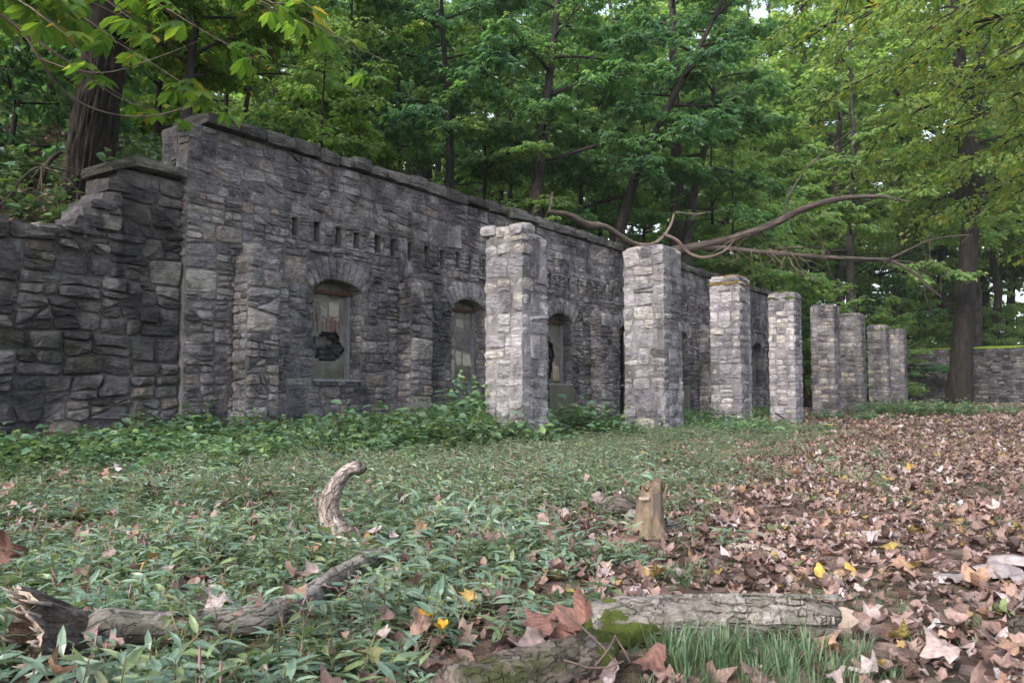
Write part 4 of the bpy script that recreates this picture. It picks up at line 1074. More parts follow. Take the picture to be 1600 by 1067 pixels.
segs = [([P(1215, 349, 20), P(1228, 330, 19.9), P(1236, 300, 19.8), P(1262, 262, 19.7), P(1300, 228, 19.5), P(1350, 190, 19.3)], [.03, .027, .024, .02, .014, .008]),
        ([P(1300, 402, 19.7), P(1275, 370, 19.6), P(1250, 345, 19.5)], [.02, .018, .012])]
link('side_branch', limb_obj('side_branch', segs, M_branchd, rng, org, 8, 2), o)
pts = [Wp(t, -.12, 4.27) for t in (8.2, 9.0)]
segs = [([P(858, 330, 16.6), P(890, 336, 17.1), P(915, 350, 17.6), P(945, 354, 18.1), P(968, 368, 18.5), P(990, 381, 18.9), P(1015, 383, 19.2), P(1034, 372, 19.4), P(1048, 352, 19.5), P(1053, 334, 19.6)], [.03, .055, .075, .06, .06, .065, .055, .038, .032, .024]),
        ([P(1036, 366, 19.4), P(1058, 376, 19.4), P(1078, 396, 19.4), P(1104, 402, 19.3), P(1132, 392, 19.3), P(1150, 372, 19.3)], [.045, .042, .038, .034, .026, .012]),
        ([P(858, 330, 16.6), P(860, 316, 16.6), P(863, 300, 16.6)], [.02, .014, .005]),
        ([P(1055, 332, 19.6), P(1085, 334, 19.6), P(1112, 331, 19.6)], [.02, .015, .006])]
link('fallen_limb', limb_obj('fallen_limb', segs, M_branch, rng, Vector((0, 0, 0)), 10, 1), None, label='light brown crooked dead branch snaking along the coping above the first piers', cat='dead branch')
# tangle of bare twigs under the limb
tw = []
for k in range(26):
    a = P(rng.uniform(1120, 1250), rng.uniform(385, 405), rng.uniform(19.3, 20.2)); d = Vector((rng.gauss(.4, .9), rng.gauss(0, .4), rng.gauss(-.5, .5)))
    tp = limb_path(rng, a, d, rng.uniform(.5, 1.6), 6, .3, .3); tw.append((tp, [.013 * (1 - .15 * j) for j in range(7)], 4))
link('twig', tubes('twig', tw, M_branch), None, label='tangle of bare thin twigs hanging below the lower arm of the fallen limb', cat='twigs')
# bare branch on the slope by the left tree and long arching twigs
org = P(0, 325, 10)
segs = [([P(-30, 345, 9.8), P(10, 312, 9.9), P(35, 280, 10), P(58, 262, 10), P(85, 268, 10), P(108, 285, 10.1)], [.018, .017, .015, .013, .010, .005]),
        ([P(60, 300, 10.6), P(72, 262, 10.6), P(90, 240, 10.6), P(120, 236, 10.7)], [.028, .032, .028, .016])]
link('dead_branch', limb_obj('dead_branch', segs, M_branchd, rng, Vector((0, 0, 0)), 8, 5), None, label='arched bare grey branch on the dark slope left of the ridged trunk', cat='dead branch')
segs = [([P(-20, 10, 6.4), P(30, 45, 6.5), P(62, 92, 6.6), P(92, 135, 6.8), P(135, 165, 7), P(190, 181, 7.2), P(245, 180, 7.4), P(300, 165, 7.6), P(345, 150, 7.8)], [.014, .013, .011, .010, .009, .008, .007, .005, .003]),
        ([P(30, 45, 6.5), P(90, 85, 6.6), P(140, 122, 6.8), P(190, 155, 7), P(250, 172, 7.3)], [.009, .008, .007, .006, .003]),
        ([P(60, 90, 6.6), P(110, 108, 6.6), P(170, 113, 6.7), P(240, 92, 6.8), P(310, 65, 7)], [.007, .006, .005, .004, .002])]
link('arching_twig', limb_obj('arching_twig', segs, M_branch, rng, Vector((0, 0, 0)), 6, 0, .05), None, label='long thin arching twigs drooping past the ridged trunk to the wall corner', cat='twigs')
# ------------------------------------------------------------------ ground cover: plants scattered as instances
def proto_coll(name, meshes):
    col = bpy.data.collections.new(name)
    for i, m_ in enumerate(meshes):
        o = bpy.data.objects.new('%s_%02d' % (name, i), m_); col.objects.link(o)
    return col
def scatter(name, pts, rots, scl, idx, col, label, cat, mat=None):
    me = bpy.data.meshes.new(name); pts = np.asarray(pts, dtype=np.float32); n = len(pts)
    me.vertices.add(n); me.vertices.foreach_set('co', pts.ravel())
    for an, typ, data, key in (('rot', 'FLOAT_VECTOR', rots, 'vector'), ('scl', 'FLOAT', scl, 'value'), ('idx', 'INT', idx, 'value')):
        a = me.attributes.new(an, typ, 'POINT'); a.data.foreach_set(key, np.asarray(data, dtype=np.int32 if typ == 'INT' else np.float32).ravel())
    me.update()
    o = link(name, me, None, label=label, cat=cat, kind='stuff')
    ng = bpy.data.node_groups.new(name, 'GeometryNodeTree')
    ng.interface.new_socket('Geometry', in_out='INPUT', socket_type='NodeSocketGeometry'); ng.interface.new_socket('Geometry', in_out='OUTPUT', socket_type='NodeSocketGeometry')
    N, Lk = ng.nodes, ng.links
    gi, go = N.new('NodeGroupInput'), N.new('NodeGroupOutput')
    ci = N.new('GeometryNodeCollectionInfo'); ci.inputs['Collection'].default_value = col; ci.inputs['Separate Children'].default_value = True; ci.inputs['Reset Children'].default_value = True
    ip = N.new('GeometryNodeInstanceOnPoints'); ip.inputs['Pick Instance'].default_value = True
    def na(nm, dt):
        a = N.new('GeometryNodeInputNamedAttribute'); a.data_type = dt; a.inputs['Name'].default_value = nm; return a.outputs['Attribute']
    Lk.new(gi.outputs[0], ip.inputs['Points']); Lk.new(ci.outputs[0], ip.inputs['Instance'])
    Lk.new(na('idx', 'INT'), ip.inputs['Instance Index']); Lk.new(na('rot', 'FLOAT_VECTOR'), ip.inputs['Rotation']); Lk.new(na('scl', 'FLOAT'), ip.inputs['Scale'])
    Lk.new(ip.outputs[0], go.inputs[0])
    md = o.modifiers.new('scatter', 'NODES'); md.node_group = ng
    return o
def merge_mesh(name, parts):
    """join (mesh) list into one mesh with material slots, keeping the tint attribute"""
    V, F, T, MI, mats = [], [], [], [], []
    for me in parts:
        b = len(V); V += [tuple(v.co) for v in me.vertices]
        mi = len(mats); mats.append(me.materials[0]); ta = me.attributes.get('tint')
        for p in me.polygons:
            F.append(tuple(i + b for i in p.vertices)); T.append(ta.data[p.index].value if ta else .5); MI.append(mi)
    out = bpy.data.meshes.new(name); out.from_pydata(V, [], F)
    for m_ in mats: out.materials.append(m_)
    out.polygons.foreach_set('material_index', MI); a = out.attributes.new('tint', 'FLOAT', 'FACE'); a.data.foreach_set('value', T); out.update()
    return out
def weed_proto(seed, h, lL, lW, nst, mat, flower=True, stemc=None, per=8, lean=.5, fine=True):
    rng = random.Random(seed); rs = np.random.RandomState(seed); paths, Ps, Ds, fl = [], [], [], []
    for s in range(nst):
        a = rng.uniform(0, 6.28); b = Vector((rng.gauss(0, .05), rng.gauss(0, .05), -.01))
        sp = limb_path(rng, b, Vector((math.cos(a) * lean, math.sin(a) * lean, 1)), h * rng.uniform(.6, 1.15), 4, .15, .12)
        paths.append((sp, [.0035, .003, .0025, .002, .0012], 3))
        for k in range(per):
            u = .15 + .85 * (k + rng.random() * .5) / per; q = lerp_path(sp, min(.99, u)); az = k * 2.4 + rng.uniform(-.5, .5)
            Ps.append(tuple(q)); Ds.append((math.cos(az), math.sin(az), rng.uniform(.05, .65)))
        if flower and rng.random() < .06:
            fl.append(sp[-1])
    n = len(Ps); sz = rs.uniform(.6, 1.15, n)
    parts = [tubes('s', paths, L_stem, caps=False), leaves('l', np.array(Ps), np.array(Ds), np.array([[0, 0, 1.0]]) + rs.normal(0, .3, (n, 3)), lL * sz, lW * sz, mat, rs, fine, .14, .28, .5)]
    if fl:
        pf = []
        for q in fl:
            d = Vector((rng.gauss(0, .3), rng.gauss(0, .3), 1)).normalized(); pf.append(([q, q + d * .012, q + d * .03, q + d * .04], [.001, .0026, .0022, .0008], 4))
            pf.append(([q - d * .03, q - d * .02, q - d * .01], [.0008, .0018, .0008], 3))
        parts.append(tubes('f', pf, L_pink, caps=False))
    return merge_mesh('weed_%d' % seed, parts)
KW = proto_coll('knotweed', [weed_proto(400 + i, .12 + .025 * (i % 3), .074 + .014 * (i % 2), .0215, 5, L_weed, True) for i in range(6)])
SW = proto_coll('small_weed', [weed_proto(420 + i, .17, .042, .013, 7, (L_weed, L_weed, L_brownweed, L_weed)[i], False, None, 11, .6, False) for i in range(4)])
HB = proto_coll('herb', [weed_proto(440 + i, .42 + .05 * (i % 2), .115, .07, 5, L_herb, False, None, 10, .5, True) for i in range(4)])
def edge_x(y):      # right-hand edge of the weed patch (world)
    xs = [(1.5, -.32), (2.1, -.10), (2.9, .14), (3.9, .45), (5.5, .72), (7.7, 1.25), (11, 2.6), (14.8, 4.9), (18, 6.4), (24, 8.5)]
    for (y0, x0), (y1, x1) in zip(xs, xs[1:]):
        if y0 <= y <= y1: return x0 + (x1 - x0) * (y - y0) / (y1 - y0)
    return -.3 if y < 1.5 else 8.5
keep = []       # capsules kept clear of tall plants: (a, b, radius)
def clear(x, y):
    for (a, b, r) in keep:
        d = b - a; t = max(0, min(1, ((x - a.x) * d.x + (y - a.y) * d.y) / (d.x ** 2 + d.y ** 2 + 1e-9)))
        if (x - a.x - d.x * t) ** 2 + (y - a.y - d.y * t) ** 2 < r * r: return False
    return True
def inside_pier(x, y):
    for (px, Z, w_, H) in piers:
        q = P(px, 615, Z); v = Vector((x - q.x, y - q.y, 0)); a, b = v.dot(WN), v.dot(WD)
        if -.03 < a < w_ + .03 and -.03 < b < w_ + .03: return True
    return False
def sample(n, y0, y1, rng, power=1.0, umax=.74):
    for _ in range(n):
        y = math.sqrt(rng.uniform(y0 * y0, y1 * y1)); x = rng.uniform(-umax, umax) * y + rng.uniform(-.4, .4)
        yield x, y
# logs first (their lines are kept clear)
LG1 = [(G(-40, 1075), .13), (G(60, 1058), .11), (G(165, 1032), .07), (G(250, 1016), .052), (G(330, 1008), .05), (G(405, 1000), .05), (G(470, 972), .05), (G(540, 925), .052), (G(590, 893), .05)]
q0 = G(545, 862)
for i in range(len(LG1) - 1):
    a, b = LG1[i][0].copy(), LG1[i + 1][0].copy(); off = Vector((0, -.10, 0)); keep.append((a + off, b + off, (.13 if i < 6 else .07)))
keep.append((q0, q0 + Vector((0, -.3, 0)), .12))
LR = [G(925, 1003), G(1310, 1000)]
keep.append((LR[0] + Vector((0, -.15, 0)), LR[1] + Vector((0, -.15, 0)), .2)); keep.append((G(925, 1010), G(760, 1120), .14))
keep.append((G(1015, 835), G(1015, 860), .12))
rng = random.Random(3)
pts, rots, scl, idx = [], [], [], []
def addp(x, y, s, i, tilt=.15): pts.append((x, y, gz(x, y) - .01)); rots.append((rng.gauss(0, tilt), rng.gauss(0, tilt), rng.uniform(0, 6.28))); scl.append(s); idx.append(i)
def patch(x, y, f, th): return noise.noise(Vector((x * f, y * f, 17.3))) > th
for x, y in sample(17000, 1.6, 8.5, rng):
    e = edge_x(y) + .45 * noise.noise(Vector((x * 2, y * 2, 0))) + .2 * noise.noise(Vector((x * 6, y * 6, 0)))
    if x > e - .55 + rng.expovariate(3.6) * (.5 + y * .12) or not clear(x, y): continue
    t, d = WT(x, y)
    if d < .35: continue
    # sparse leafy patch at the left
    if y > 4.0 and x < -.42 * y and noise.noise(Vector((x * .8, y * .8, 3))) > -.12 and rng.random() < .8: continue
    if not patch(x, y, 1.3, -.55): continue
    if noise.noise(Vector((x * 1.1, y * 1.1, 23))) > .22 and rng.random() < .6: continue
    addp(x, y, rng.uniform(.45, 1.2) * (1 + .25 * noise.noise(Vector((x * .9, y * .9, 2)))), rng.randrange(6), .22)
scatter('knotweed', pts, rots, scl, idx, KW, 'mass of low lance leaved green weeds with tiny pink flowers', 'weeds')
pts, rots, scl, idx = [], [], [], []
for x, y in sample(26000, 4.5, 17, rng):
    e = edge_x(y) + .6 * noise.noise(Vector((x * 1.2, y * 1.2, 0)))
    t, d = WT(x, y)
    if x > e - .75 + rng.expovariate(2.0) or d < .3 or not clear(x, y) or inside_pier(x, y): continue
    if rng.random() > smooth(4.5, 7, y): continue
    if y < 9 and x < -.40 * y and noise.noise(Vector((x * .8, y * .8, 3))) > -.05 and rng.random() < .75: continue
    addp(x, y, rng.uniform(.7, 1.5), rng.randrange(4))
scatter('small_weeds', pts, rots, scl, idx, SW, 'finer faded weeds carpeting the ground in front of the wall', 'weeds')
pts, rots, scl, idx = [], [], [], []
for _ in range(2600):      # taller herbs along the wall foot and round the piers
    t = rng.uniform(-4, 23); d = abs(rng.gauss(0, .9)) + .12
    if t > 5: d = abs(rng.gauss(0, .35)) + .12
    q = Wp(t, d, 0)
    if inside_pier(q.x, q.y) or rng.random() < max(0, (t - 6) * .05): continue
    in_clump = noise.noise(Vector((t * .8, d, 4.4)))
    addp(q.x, q.y, rng.uniform(.55, 1.05) * (1 + .7 * in_clump) * (1 - .45 * min(1, d / 1.8)) * (1.0 if t < 6 else .75) * (1.25 if -3.2 < t < .6 else 1), rng.randrange(4))
for (px, py, n_, s, r) in ((560, 715, 90, 1.0, .7), (600, 712, 40, 1.3, .5), (650, 705, 70, 1.0, .6), (740, 705, 90, 1.2, .5), (415, 700, 60, 1.15, .5), (250, 715, 80, 1.25, .6), (310, 700, 60, 1.3, .5), (735, 690, 60, 1.25, .3), (920, 690, 40, .9, .45), (945, 690, 30, 1.0, .35), (1115, 680, 60, .8, .6), (1140, 682, 60, .8, .5), (480, 725, 50, .75, .7), (330, 735, 50, .9, .6), (1350, 655, 30, .6, .5), (1450, 645, 70, .9, 1.4), (1240, 655, 40, .7, .9), (1400, 645, 40, .8, 1.0), (1560, 640, 50, .6, 2.5)):
    q = G(px, py)
    for _ in range(n_):
        x, y = q.x + rng.gauss(0, r), q.y + rng.gauss(0, r * .8)
        t, d = WT(x, y)
        if (d < .15 and t < WEND) or inside_pier(x, y): continue
        addp(x, y, s * rng.uniform(.5, 1.1), rng.randrange(4))
pts2, rots2, scl2, idx2 = [], [], [], []
for _ in range(1500):
    t = rng.uniform(-9, 24); d = -rng.uniform(.9, 9) if t < 3 else -rng.uniform(.7, 3); q = Wp(t, d, hz(t, d))
    if noise.noise(Vector((t * .7, d * .7, 6))) < -.1: continue
    pts2.append(tuple(q)); rots2.append((rng.gauss(0, .2), rng.gauss(0, .2), rng.uniform(0, 6.28))); scl2.append(rng.uniform(.8, 1.7)); idx2.append(rng.randrange(4))
scatter('slope_herbs', pts2, rots2, scl2, idx2, HB, 'dark leafy undergrowth covering the slope behind the walls', 'undergrowth')
for (px, py, n_, s, r) in ((738, 690, 16, 2.0, .14), (715, 700, 16, 1.5, .3), (640, 700, 12, 1.5, .35), (530, 705, 12, 1.4, .4), (250, 712, 12, 1.5, .4), (330, 705, 12, 1.6, .3), (170, 712, 10, 1.3, .4), (925, 690, 12, 1.5, .25), (1120, 676, 14, 1.1, .3), (1430, 650, 20, 1.4, .8)):
    q = G(px, py)
    for _ in range(n_):
        x, y = q.x + rng.gauss(0, r), q.y + rng.gauss(0, r * .8); t, d = WT(x, y)
        if (d < .15 and t < WEND) or inside_pier(x, y): continue
        addp(x, y, s * rng.uniform(.7, 1.1), rng.randrange(4), .1)
scatter('wall_foot_herbs', pts, rots, scl, idx, HB, 'taller broad leaved green weeds along the foot of the wall and piers', 'weeds')
# grass
def grass_proto(seed, n, h):
    rng = random.Random(seed); V, F, T = [], [], []
    for k in range(n):
        a = rng.uniform(0, 6.28); r = abs(rng.gauss(0, .03)); b = Vector((math.cos(a) * r, math.sin(a) * r, -.01)); H = h * rng.uniform(.5, 1.2); le = rng.uniform(.15, .8)
        d = Vector((math.cos(a + rng.gauss(0, .5)), math.sin(a + rng.gauss(0, .5)), 0)); s = Vector((-d.y, d.x, 0)); w_ = rng.uniform(.0016, .0032); n0 = len(V)
        for (u, ww) in ((0, 1), (.35, 1), (.7, .7)):
            c = b + UP * H * (u - .25 * le * u * u) + d * H * le * u * u * .8; V += [c + s * w_ * ww, c - s * w_ * ww]
        V.append(b + UP * H * (1 - .3 * le) + d * H * le * .85)
        F += [(n0, n0 + 1, n0 + 3, n0 + 2), (n0 + 2, n0 + 3, n0 + 5, n0 + 4), (n0 + 4, n0 + 5, n0 + 6)]; T += [rng.random()] * 3
    return mesh_py('tuft', V, F, L_grass, False, T)
GP = proto_coll('tuft', [grass_proto(i, 26, .14) for i in range(4)])
pts, rots, scl, idx = [], [], [], []
for (px, py, n_, s, r) in ((1180, 1045, 26, .9, .13), (1090, 1020, 16, .9, .09), (1240, 1060, 26, .75, .14), (1330, 1010, 10, .6, .1), (1060, 905, 14, .55, .10), (1080, 915, 8, .5, .1), (1010, 870, 14, .5, .12), (1300, 790, 20, .5, .35), (1420, 800, 20, .5, .4), (1350, 760, 20, .45, .5), (1180, 770, 16, .45, .4), (1500, 770, 16, .45, .5), (1470, 690, 50, .5, 1.6), (1250, 700, 60, .55, 1.3), (1590, 700, 30, .45, 1.4), (1400, 960, 8, .5, .15), (1560, 830, 8, .5, .3), (1120, 1060, 10, .9, .1)):
    q = G(px, py)
    for _ in range(n_): addp(q.x + rng.gauss(0, r), q.y + rng.gauss(0, r), s * rng.uniform(.5, 1.2), rng.randrange(4), .1)
for x, y in sample(2600, 2.5, 26, rng):
    if x > edge_x(y) - .2 and noise.noise(Vector((x * .5, y * .5, 9))) > .12: addp(x, y, rng.uniform(.25, .55), rng.randrange(4), .1)
for x, y in sample(3600, 6, 34, rng):
    if x > edge_x(y) - .6 and noise.noise(Vector((x * .35, y * .18, 31))) > .10: addp(x, y, rng.uniform(.25, .6), rng.randrange(4), .1)
scatter('grass', pts, rots, scl, idx, GP, 'thin tufts of green grass growing up through the leaf litter', 'grass')
def twig_proto(seed):
    r = random.Random(seed); p = limb_path(r, Vector((-.5, 0, .03)), Vector((1, 0, .02)), 1.0, 6, 0, .16); ps = [(p, [.012 * (1 - .13 * k) for k in range(7)], 5)]
    for _ in range(3): ps.append((limb_path(r, p[r.randrange(1, 6)], Vector((.6, r.choice([-1, 1]) * .8, .1)), .35, 3, .1, .2), [.006, .005, .004, .002], 4))
    return tubes('twig', ps, M_branch, caps=False)
TWG = proto_coll('twig_piece', [twig_proto(i) for i in range(4)])
pts, rots, scl, idx = [], [], [], []
for x, y in sample(900, 1.9, 22, rng):
    if x < edge_x(y) - .5 and rng.random() < .8: continue
    addp(x, y, rng.uniform(.12, .5), rng.randrange(4), .06); pts[-1] = (x, y, gz(x, y) + rng.uniform(.015, .04))
scatter('twig_litter', pts, rots, scl, idx, TWG, 'small broken twigs strewn through the leaf litter', 'twigs')
# dead leaves
def lobed(seed, kind, nseg=22):
    rng = random.Random(seed); out = []
    for k in range(nseg):
        a = 2 * math.pi * k / nseg - math.pi / 2
        if kind == 'lobed':
            c = abs(math.cos(2.5 * (a - math.pi / 2))); r = .30 + .24 * c ** 1.5 + (.04 if k % 2 else 0)
            if abs(a + math.pi / 2) < .3: r = .22
            r *= (1 + .12 * math.sin(a))
        else:
            r = .5 / math.sqrt((math.cos(a) / .52) ** 2 + math.sin(a) ** 2)
            r *= 1 + .05 * (k % 2)
        r *= rng.uniform(.92, 1.08); out.append((r * math.cos(a), r * math.sin(a)))
    kx, ky, tw, ph = rng.uniform(-1.2, 2.2), rng.uniform(-.8, 1.8), rng.uniform(-1.2, 1.2), rng.uniform(0, 6)
    def z(x, y): return kx * x * x + ky * y * y + tw * x * y + .06 * math.sin(11 * x + ph) + .05 * math.sin(13 * y - ph + 4 * x) - (.06 if abs(x) < .02 else 0) * 0
    V = [Vector((0, 0, z(0, 0) - .015))]; F = []
    for (x, y) in out: V.append(Vector((x * .5, y * .5, z(x * .5, y * .5) + rng.uniform(-.012, .012))))
    for (x, y) in out: V.append(Vector((x, y, z(x, y) + rng.uniform(-.03, .04))))
    n = nseg
    for k in range(n):
        j = (k + 1) % n; F += [(0, 1 + k, 1 + j), (1 + k, 1 + n + k, 1 + n + j, 1 + j)]
    if kind == 'lobed':   # stalk
        b = len(V); V += [Vector((-.006, -.22, .0)), Vector((.006, -.22, .0)), Vector((.015, -.52, .05))]; F.append((b, b + 2, b + 1))
    zm = min(v.z for v in V)
    return mesh_py('leaf', [v - UP * zm for v in V], F, L_litter, True, .0)
LM = [lobed(500 + i, 'lobed' if i % 3 else 'oval') for i in range(9)]
LS = [lobed(520 + i, 'lobed' if i % 2 else 'oval', 12) for i in range(8)]
LC = proto_coll('litter_leaf', LS)
pts, rots, scl, idx = [], [], [], []
def addl(x, y, s, tilt=.35, dz=0):
    pts.append((x, y, gz(x, y) + dz)); rots.append((rng.gauss(0, tilt), rng.gauss(0, tilt), rng.uniform(0, 6.28))); scl.append(s); idx.append(rng.randrange(8))
for x, y in sample(48000, 1.5, 13, rng):
    e = edge_x(y); t, d = WT(x, y)
    if d < .05 or inside_pier(x, y): continue
    sparse = x < e - .4 - rng.expovariate(1.4)
    if not sparse and noise.noise(Vector((x * .9, y * .6, 40))) > .28 and rng.random() < .65: continue
    if sparse and rng.random() < .8 and not (x < -.42 * y and y > 4): continue
    addl(x, y, rng.uniform(.025, .08) * (.72 if rng.random() < .65 else 1.15), .42, rng.uniform(0, .025))
for x, y in sample(40000, 13, 46, rng):
    e = edge_x(y); t, d = WT(x, y)
    if (d < .05 and t < WEND + 4) or inside_pier(x, y): continue
    if x < e - .5 and y < 22 and rng.random() < .7: continue
    addl(x, y, rng.uniform(.06, .15), .5, rng.uniform(0, .03))
for _ in range(5000):      # litter on the slope at the left and on wall tops
    t = rng.uniform(-8, 6); d = -rng.uniform(.6, 9); q = Wp(t, d, hz(t, d) + .02)
    pts.append(tuple(q)); rots.append((rng.gauss(0, .5), rng.gauss(0, .5), rng.uniform(0, 6.28))); scl.append(rng.uniform(.07, .16)); idx.append(rng.randrange(8))
for x, y in sample(5200, 1.8, 12, rng):
    if x > edge_x(y) + .2 or rng.random() < .45: continue
    t, d = WT(x, y)
    if d > .3: addl(x, y, rng.uniform(.04, .09), .6, rng.uniform(.05, .13))
scatter('leaf_litter', pts, rots, scl, idx, LC, 'thick litter of brown, pink and grey dead leaves covering the ground', 'leaf litter')
# larger leaves lying on top, each one a thing
def one_leaf(i, x, y, z, s, rot, label, group=None, mat=None, me=None):
    me = me or LM[i % 9]
    o = link('fallen_leaf', me, None, label=label, cat='leaf', group=group); o.location = (x, y, z); o.rotation_euler = rot; o.scale = (s, s, s)
    if mat:
        me2 = me.copy(); me2.materials.clear(); me2.materials.append(mat); o.data = me2
    return o
def leafcol(name, col):
    m_ = simple(name, tuple(x * .72 for x in col), .7, .35, 18, .5); nt = m_.node_tree; pr = nt.nodes['Principled BSDF']
    for l in list(pr.inputs['Normal'].links): nt.links.remove(l)
    leaf_grain(m_); return m_
C_or = leafcol('tan_orange_leaf', (.40, .25, .175)); C_ye = leafcol('yellow_leaf', (.50, .36, .09)); C_pk = leafcol('pale_pinkish_leaf', (.47, .36, .34)); C_rd = leafcol('red_brown_leaf', (.20, .105, .085))
C_wh = leafcol('silvery_leaf', (.55, .53, .53)); C_gn = leafcol('half_green_leaf', (.22, .28, .12)); C_gy = leafcol('grey_violet_leaf', (.27, .21, .21)); C_gold = leafcol('golden_leaf', (.48, .28, .02))
special = [(1402, 905, .155, C_or, 'tan orange lobed leaf with points folded down right of the fallen log'), (1282, 905, .10, C_ye, 'yellow upright leaf standing in the litter behind the log end'),
    (1528, 925, .15, C_or, 'orange brown starry leaf in front of the curled grey bark'), (1588, 1030, .13, C_or, 'light orange leaf at the bottom right corner'),
    (1500, 1010, .17, C_rd, 'large reddish brown leaf with branching veins near the bottom right'), (1480, 1045, .17, C_pk, 'large pale pink leaf lying flat near the bottom edge'),
    (1565, 972, .10, C_gn, 'leaf half green and half brown at the right'), (1398, 848, .09, C_wh, 'greenish silver leaf on bare litter'),
    (1468, 1000, .07, C_wh, 'small white curled leaf beside the red brown veined one'), (778, 745, .085, C_wh, 'single white leaf standing on the green weeds'),
    (668, 1015, .075, C_gold, 'golden yellow leaf among the knotweed'), (690, 1035, .05, C_gold, 'small golden leaf fragment below the other in the knotweed'),
    (310, 950, .14, C_rd, 'crumpled brown leaf leaning on the left log'), (372, 865, .09, C_or, 'tan leaf half sunk in the weeds left of the upright branch'),
    (1232, 728, .11, C_wh, 'bright white leaf on the litter far right of the stump'), (1240, 1000, .06, C_wh, 'pale leaf below the log'),
    (1300, 1030, .09, C_or, 'small orange brown leaf beside the grass tuft'), (8, 905, .20, C_rd, 'dark reddish leaf standing up at the left edge'),
    (118, 735, .11, C_gold, 'golden brown leaf on the weeds at the far left'), (1345, 935, .09, C_pk, 'pale peach leaf just past the log end')]
rng = random.Random(44)
for i, (px, py, s, m_, lab) in enumerate(special):
    q = G(px, py); weedy = q.x < edge_x(q.y)
    if 'standing up at the left edge' in lab: rot = (R(75), .1, .2)
    elif 'standing' in lab or 'upright' in lab: rot = (R(36), rng.uniform(-.3, .3), rng.uniform(-.4, .4))
    else: rot = (rng.uniform(-.1, .2), rng.uniform(-.15, .15), rng.uniform(0, 6.28))
    one_leaf(i * 2 + 1, q.x, q.y, q.z + (.09 if weedy else .02), s * .78, rot, lab, None, m_)
# brown cluster on the right-hand log
cl = [(815, 1010, .20, C_gy, 'big grey violet leaf draped over the mossy log end'), (880, 1000, .17, C_rd, 'big torn brown leaf hanging over the moss'), (905, 962, .13, C_rd, 'dark folded leaf against the end of the grey log'),
      (850, 960, .12, C_rd, 'dark rusty curled leaf on top of the leaf cluster'), (950, 1055, .15, C_gy, 'drooping violet brown leaf below the log'), (1010, 1050, .13, C_rd, 'curled brown leaf under the bark left of the grass'), (870, 1035, .12, C_gy, 'narrow curled leaf hanging towards the bottom edge')]
for i, (px, py, s, m_, lab) in enumerate(cl):
    q = P(px, py, 2.22 - .03 * (i % 3)); one_leaf(i * 2 + 1, q.x, q.y, max(q.z - .03, .02), s * .9, (R(rng.uniform(5, 35)), rng.uniform(-.5, .5), rng.uniform(-1.2, 1.2)), lab, None, m_)
cnt_ = 0
for x, y in sample(4000, 1.7, 9.5, rng):
    if cnt_ >= 270: break
    if x < edge_x(y) + (.02 if rng.random() < .93 else -2.5) or abs(x) > .68 * y or not clear(x, y): continue
    one_leaf(rng.randrange(9), x, y, gz(x, y) + rng.uniform(.012, .035), rng.uniform(.05, .105), (rng.gauss(0, .28), rng.gauss(0, .28), rng.uniform(0, 6.28)), 'dry curled brown leaf lying on top of the litter', 'larger dead leaves lying on the litter')
    cnt_ += 1

# ------------------------------------------------------------------ logs, stump and wood pieces
rng = random.Random(8)
def jagged_end(c, axis, r, rng, mat, name, parent, n=16):
    """splintered broken end: ring of uneven teeth round a hollow"""
    axis = axis.normalized(); ref = axis.orthogonal().normalized(); bi = axis.cross(ref); V, F = [], []
    for ring, (rr, dd) in enumerate(((1.0, 0), (1.05, None), (.72, None), (.5, .25), (0, .1))):
        for j in range(n):
            a = 2 * math.pi * j / n; tooth = r * (.35 + .9 * abs(noise.noise(Vector((math.cos(a) * 2, math.sin(a) * 2, 5.5)))) * (1.5 if j % 2 else .7))
            d = {0: -.02, 1: tooth, 2: tooth * .55, 3: -.15 * r, 4: -.35 * r}[ring]
            V.append(c + axis * d + (ref * math.cos(a) + bi * math.sin(a)) * r * rr * (1 + rng.uniform(-.05, .05)))
    for k in range(4):
        for j in range(n): F.append((k * n + j, k * n + (j + 1) % n, (k + 1) * n + (j + 1) % n, (k + 1) * n + j))
    return link(name, mesh_py(name, V, F, mat), parent)
def clean_log(pts, rad, name, mat, parent, amp=.14, sides=26, nscale=9):
    p, r = spline(pts, rad, 14); return link(name, tubes(name, [(p, r, sides)], mat, amp, nscale), parent)
# left fallen branch
o = link('fallen_log', None, label='long grey fallen log half sunk in weeds with a torn broken end at the left', cat='log')
LGS = [(LG1[2][0] + (LG1[1][0] - LG1[2][0]) * .35, .045)] + LG1[2:]; pts = [q + UP * r * 1.3 for q, r in LGS]; rad = [r * .84 for q, r in LGS]
clean_log(pts, rad, 'stem', M_log, o)
# torn butt standing up at the very left
e = G(70, 1058); bq = P(52, 985, e.y)
V, F, T = [], [], []
axis0, axis1 = P(175, 1006, 2.40), P(48, 1004, 2.24); ax = (axis1 - axis0).normalized(); s1 = ax.cross(UP).normalized(); s2 = s1.cross(ax).normalized()
k, m_ = 56, 20; V, T, F = [], [], []
def tooth(a): return .055 * abs(noise.noise(Vector((math.cos(a) * 1.4, math.sin(a) * 1.4, 4.2)))) + .07 * abs(noise.noise(Vector((math.cos(a) * 9, math.sin(a) * 9, 9)))) + (.05 * math.exp(-((a - 1.75) / .35) ** 2))
def rr_(a, u): return (.048 + .062 * u ** 1.3) * (1 + .16 * noise.noise(Vector((math.cos(a) * 1.5, math.sin(a) * 1.5, u * 1.2))) + .09 * noise.noise(Vector((math.cos(a) * 7, math.sin(a) * 7, u * 2)))) * (1 + .35 * u * max(0, math.sin(a)) ** 3)
L0 = (axis1 - axis0).length
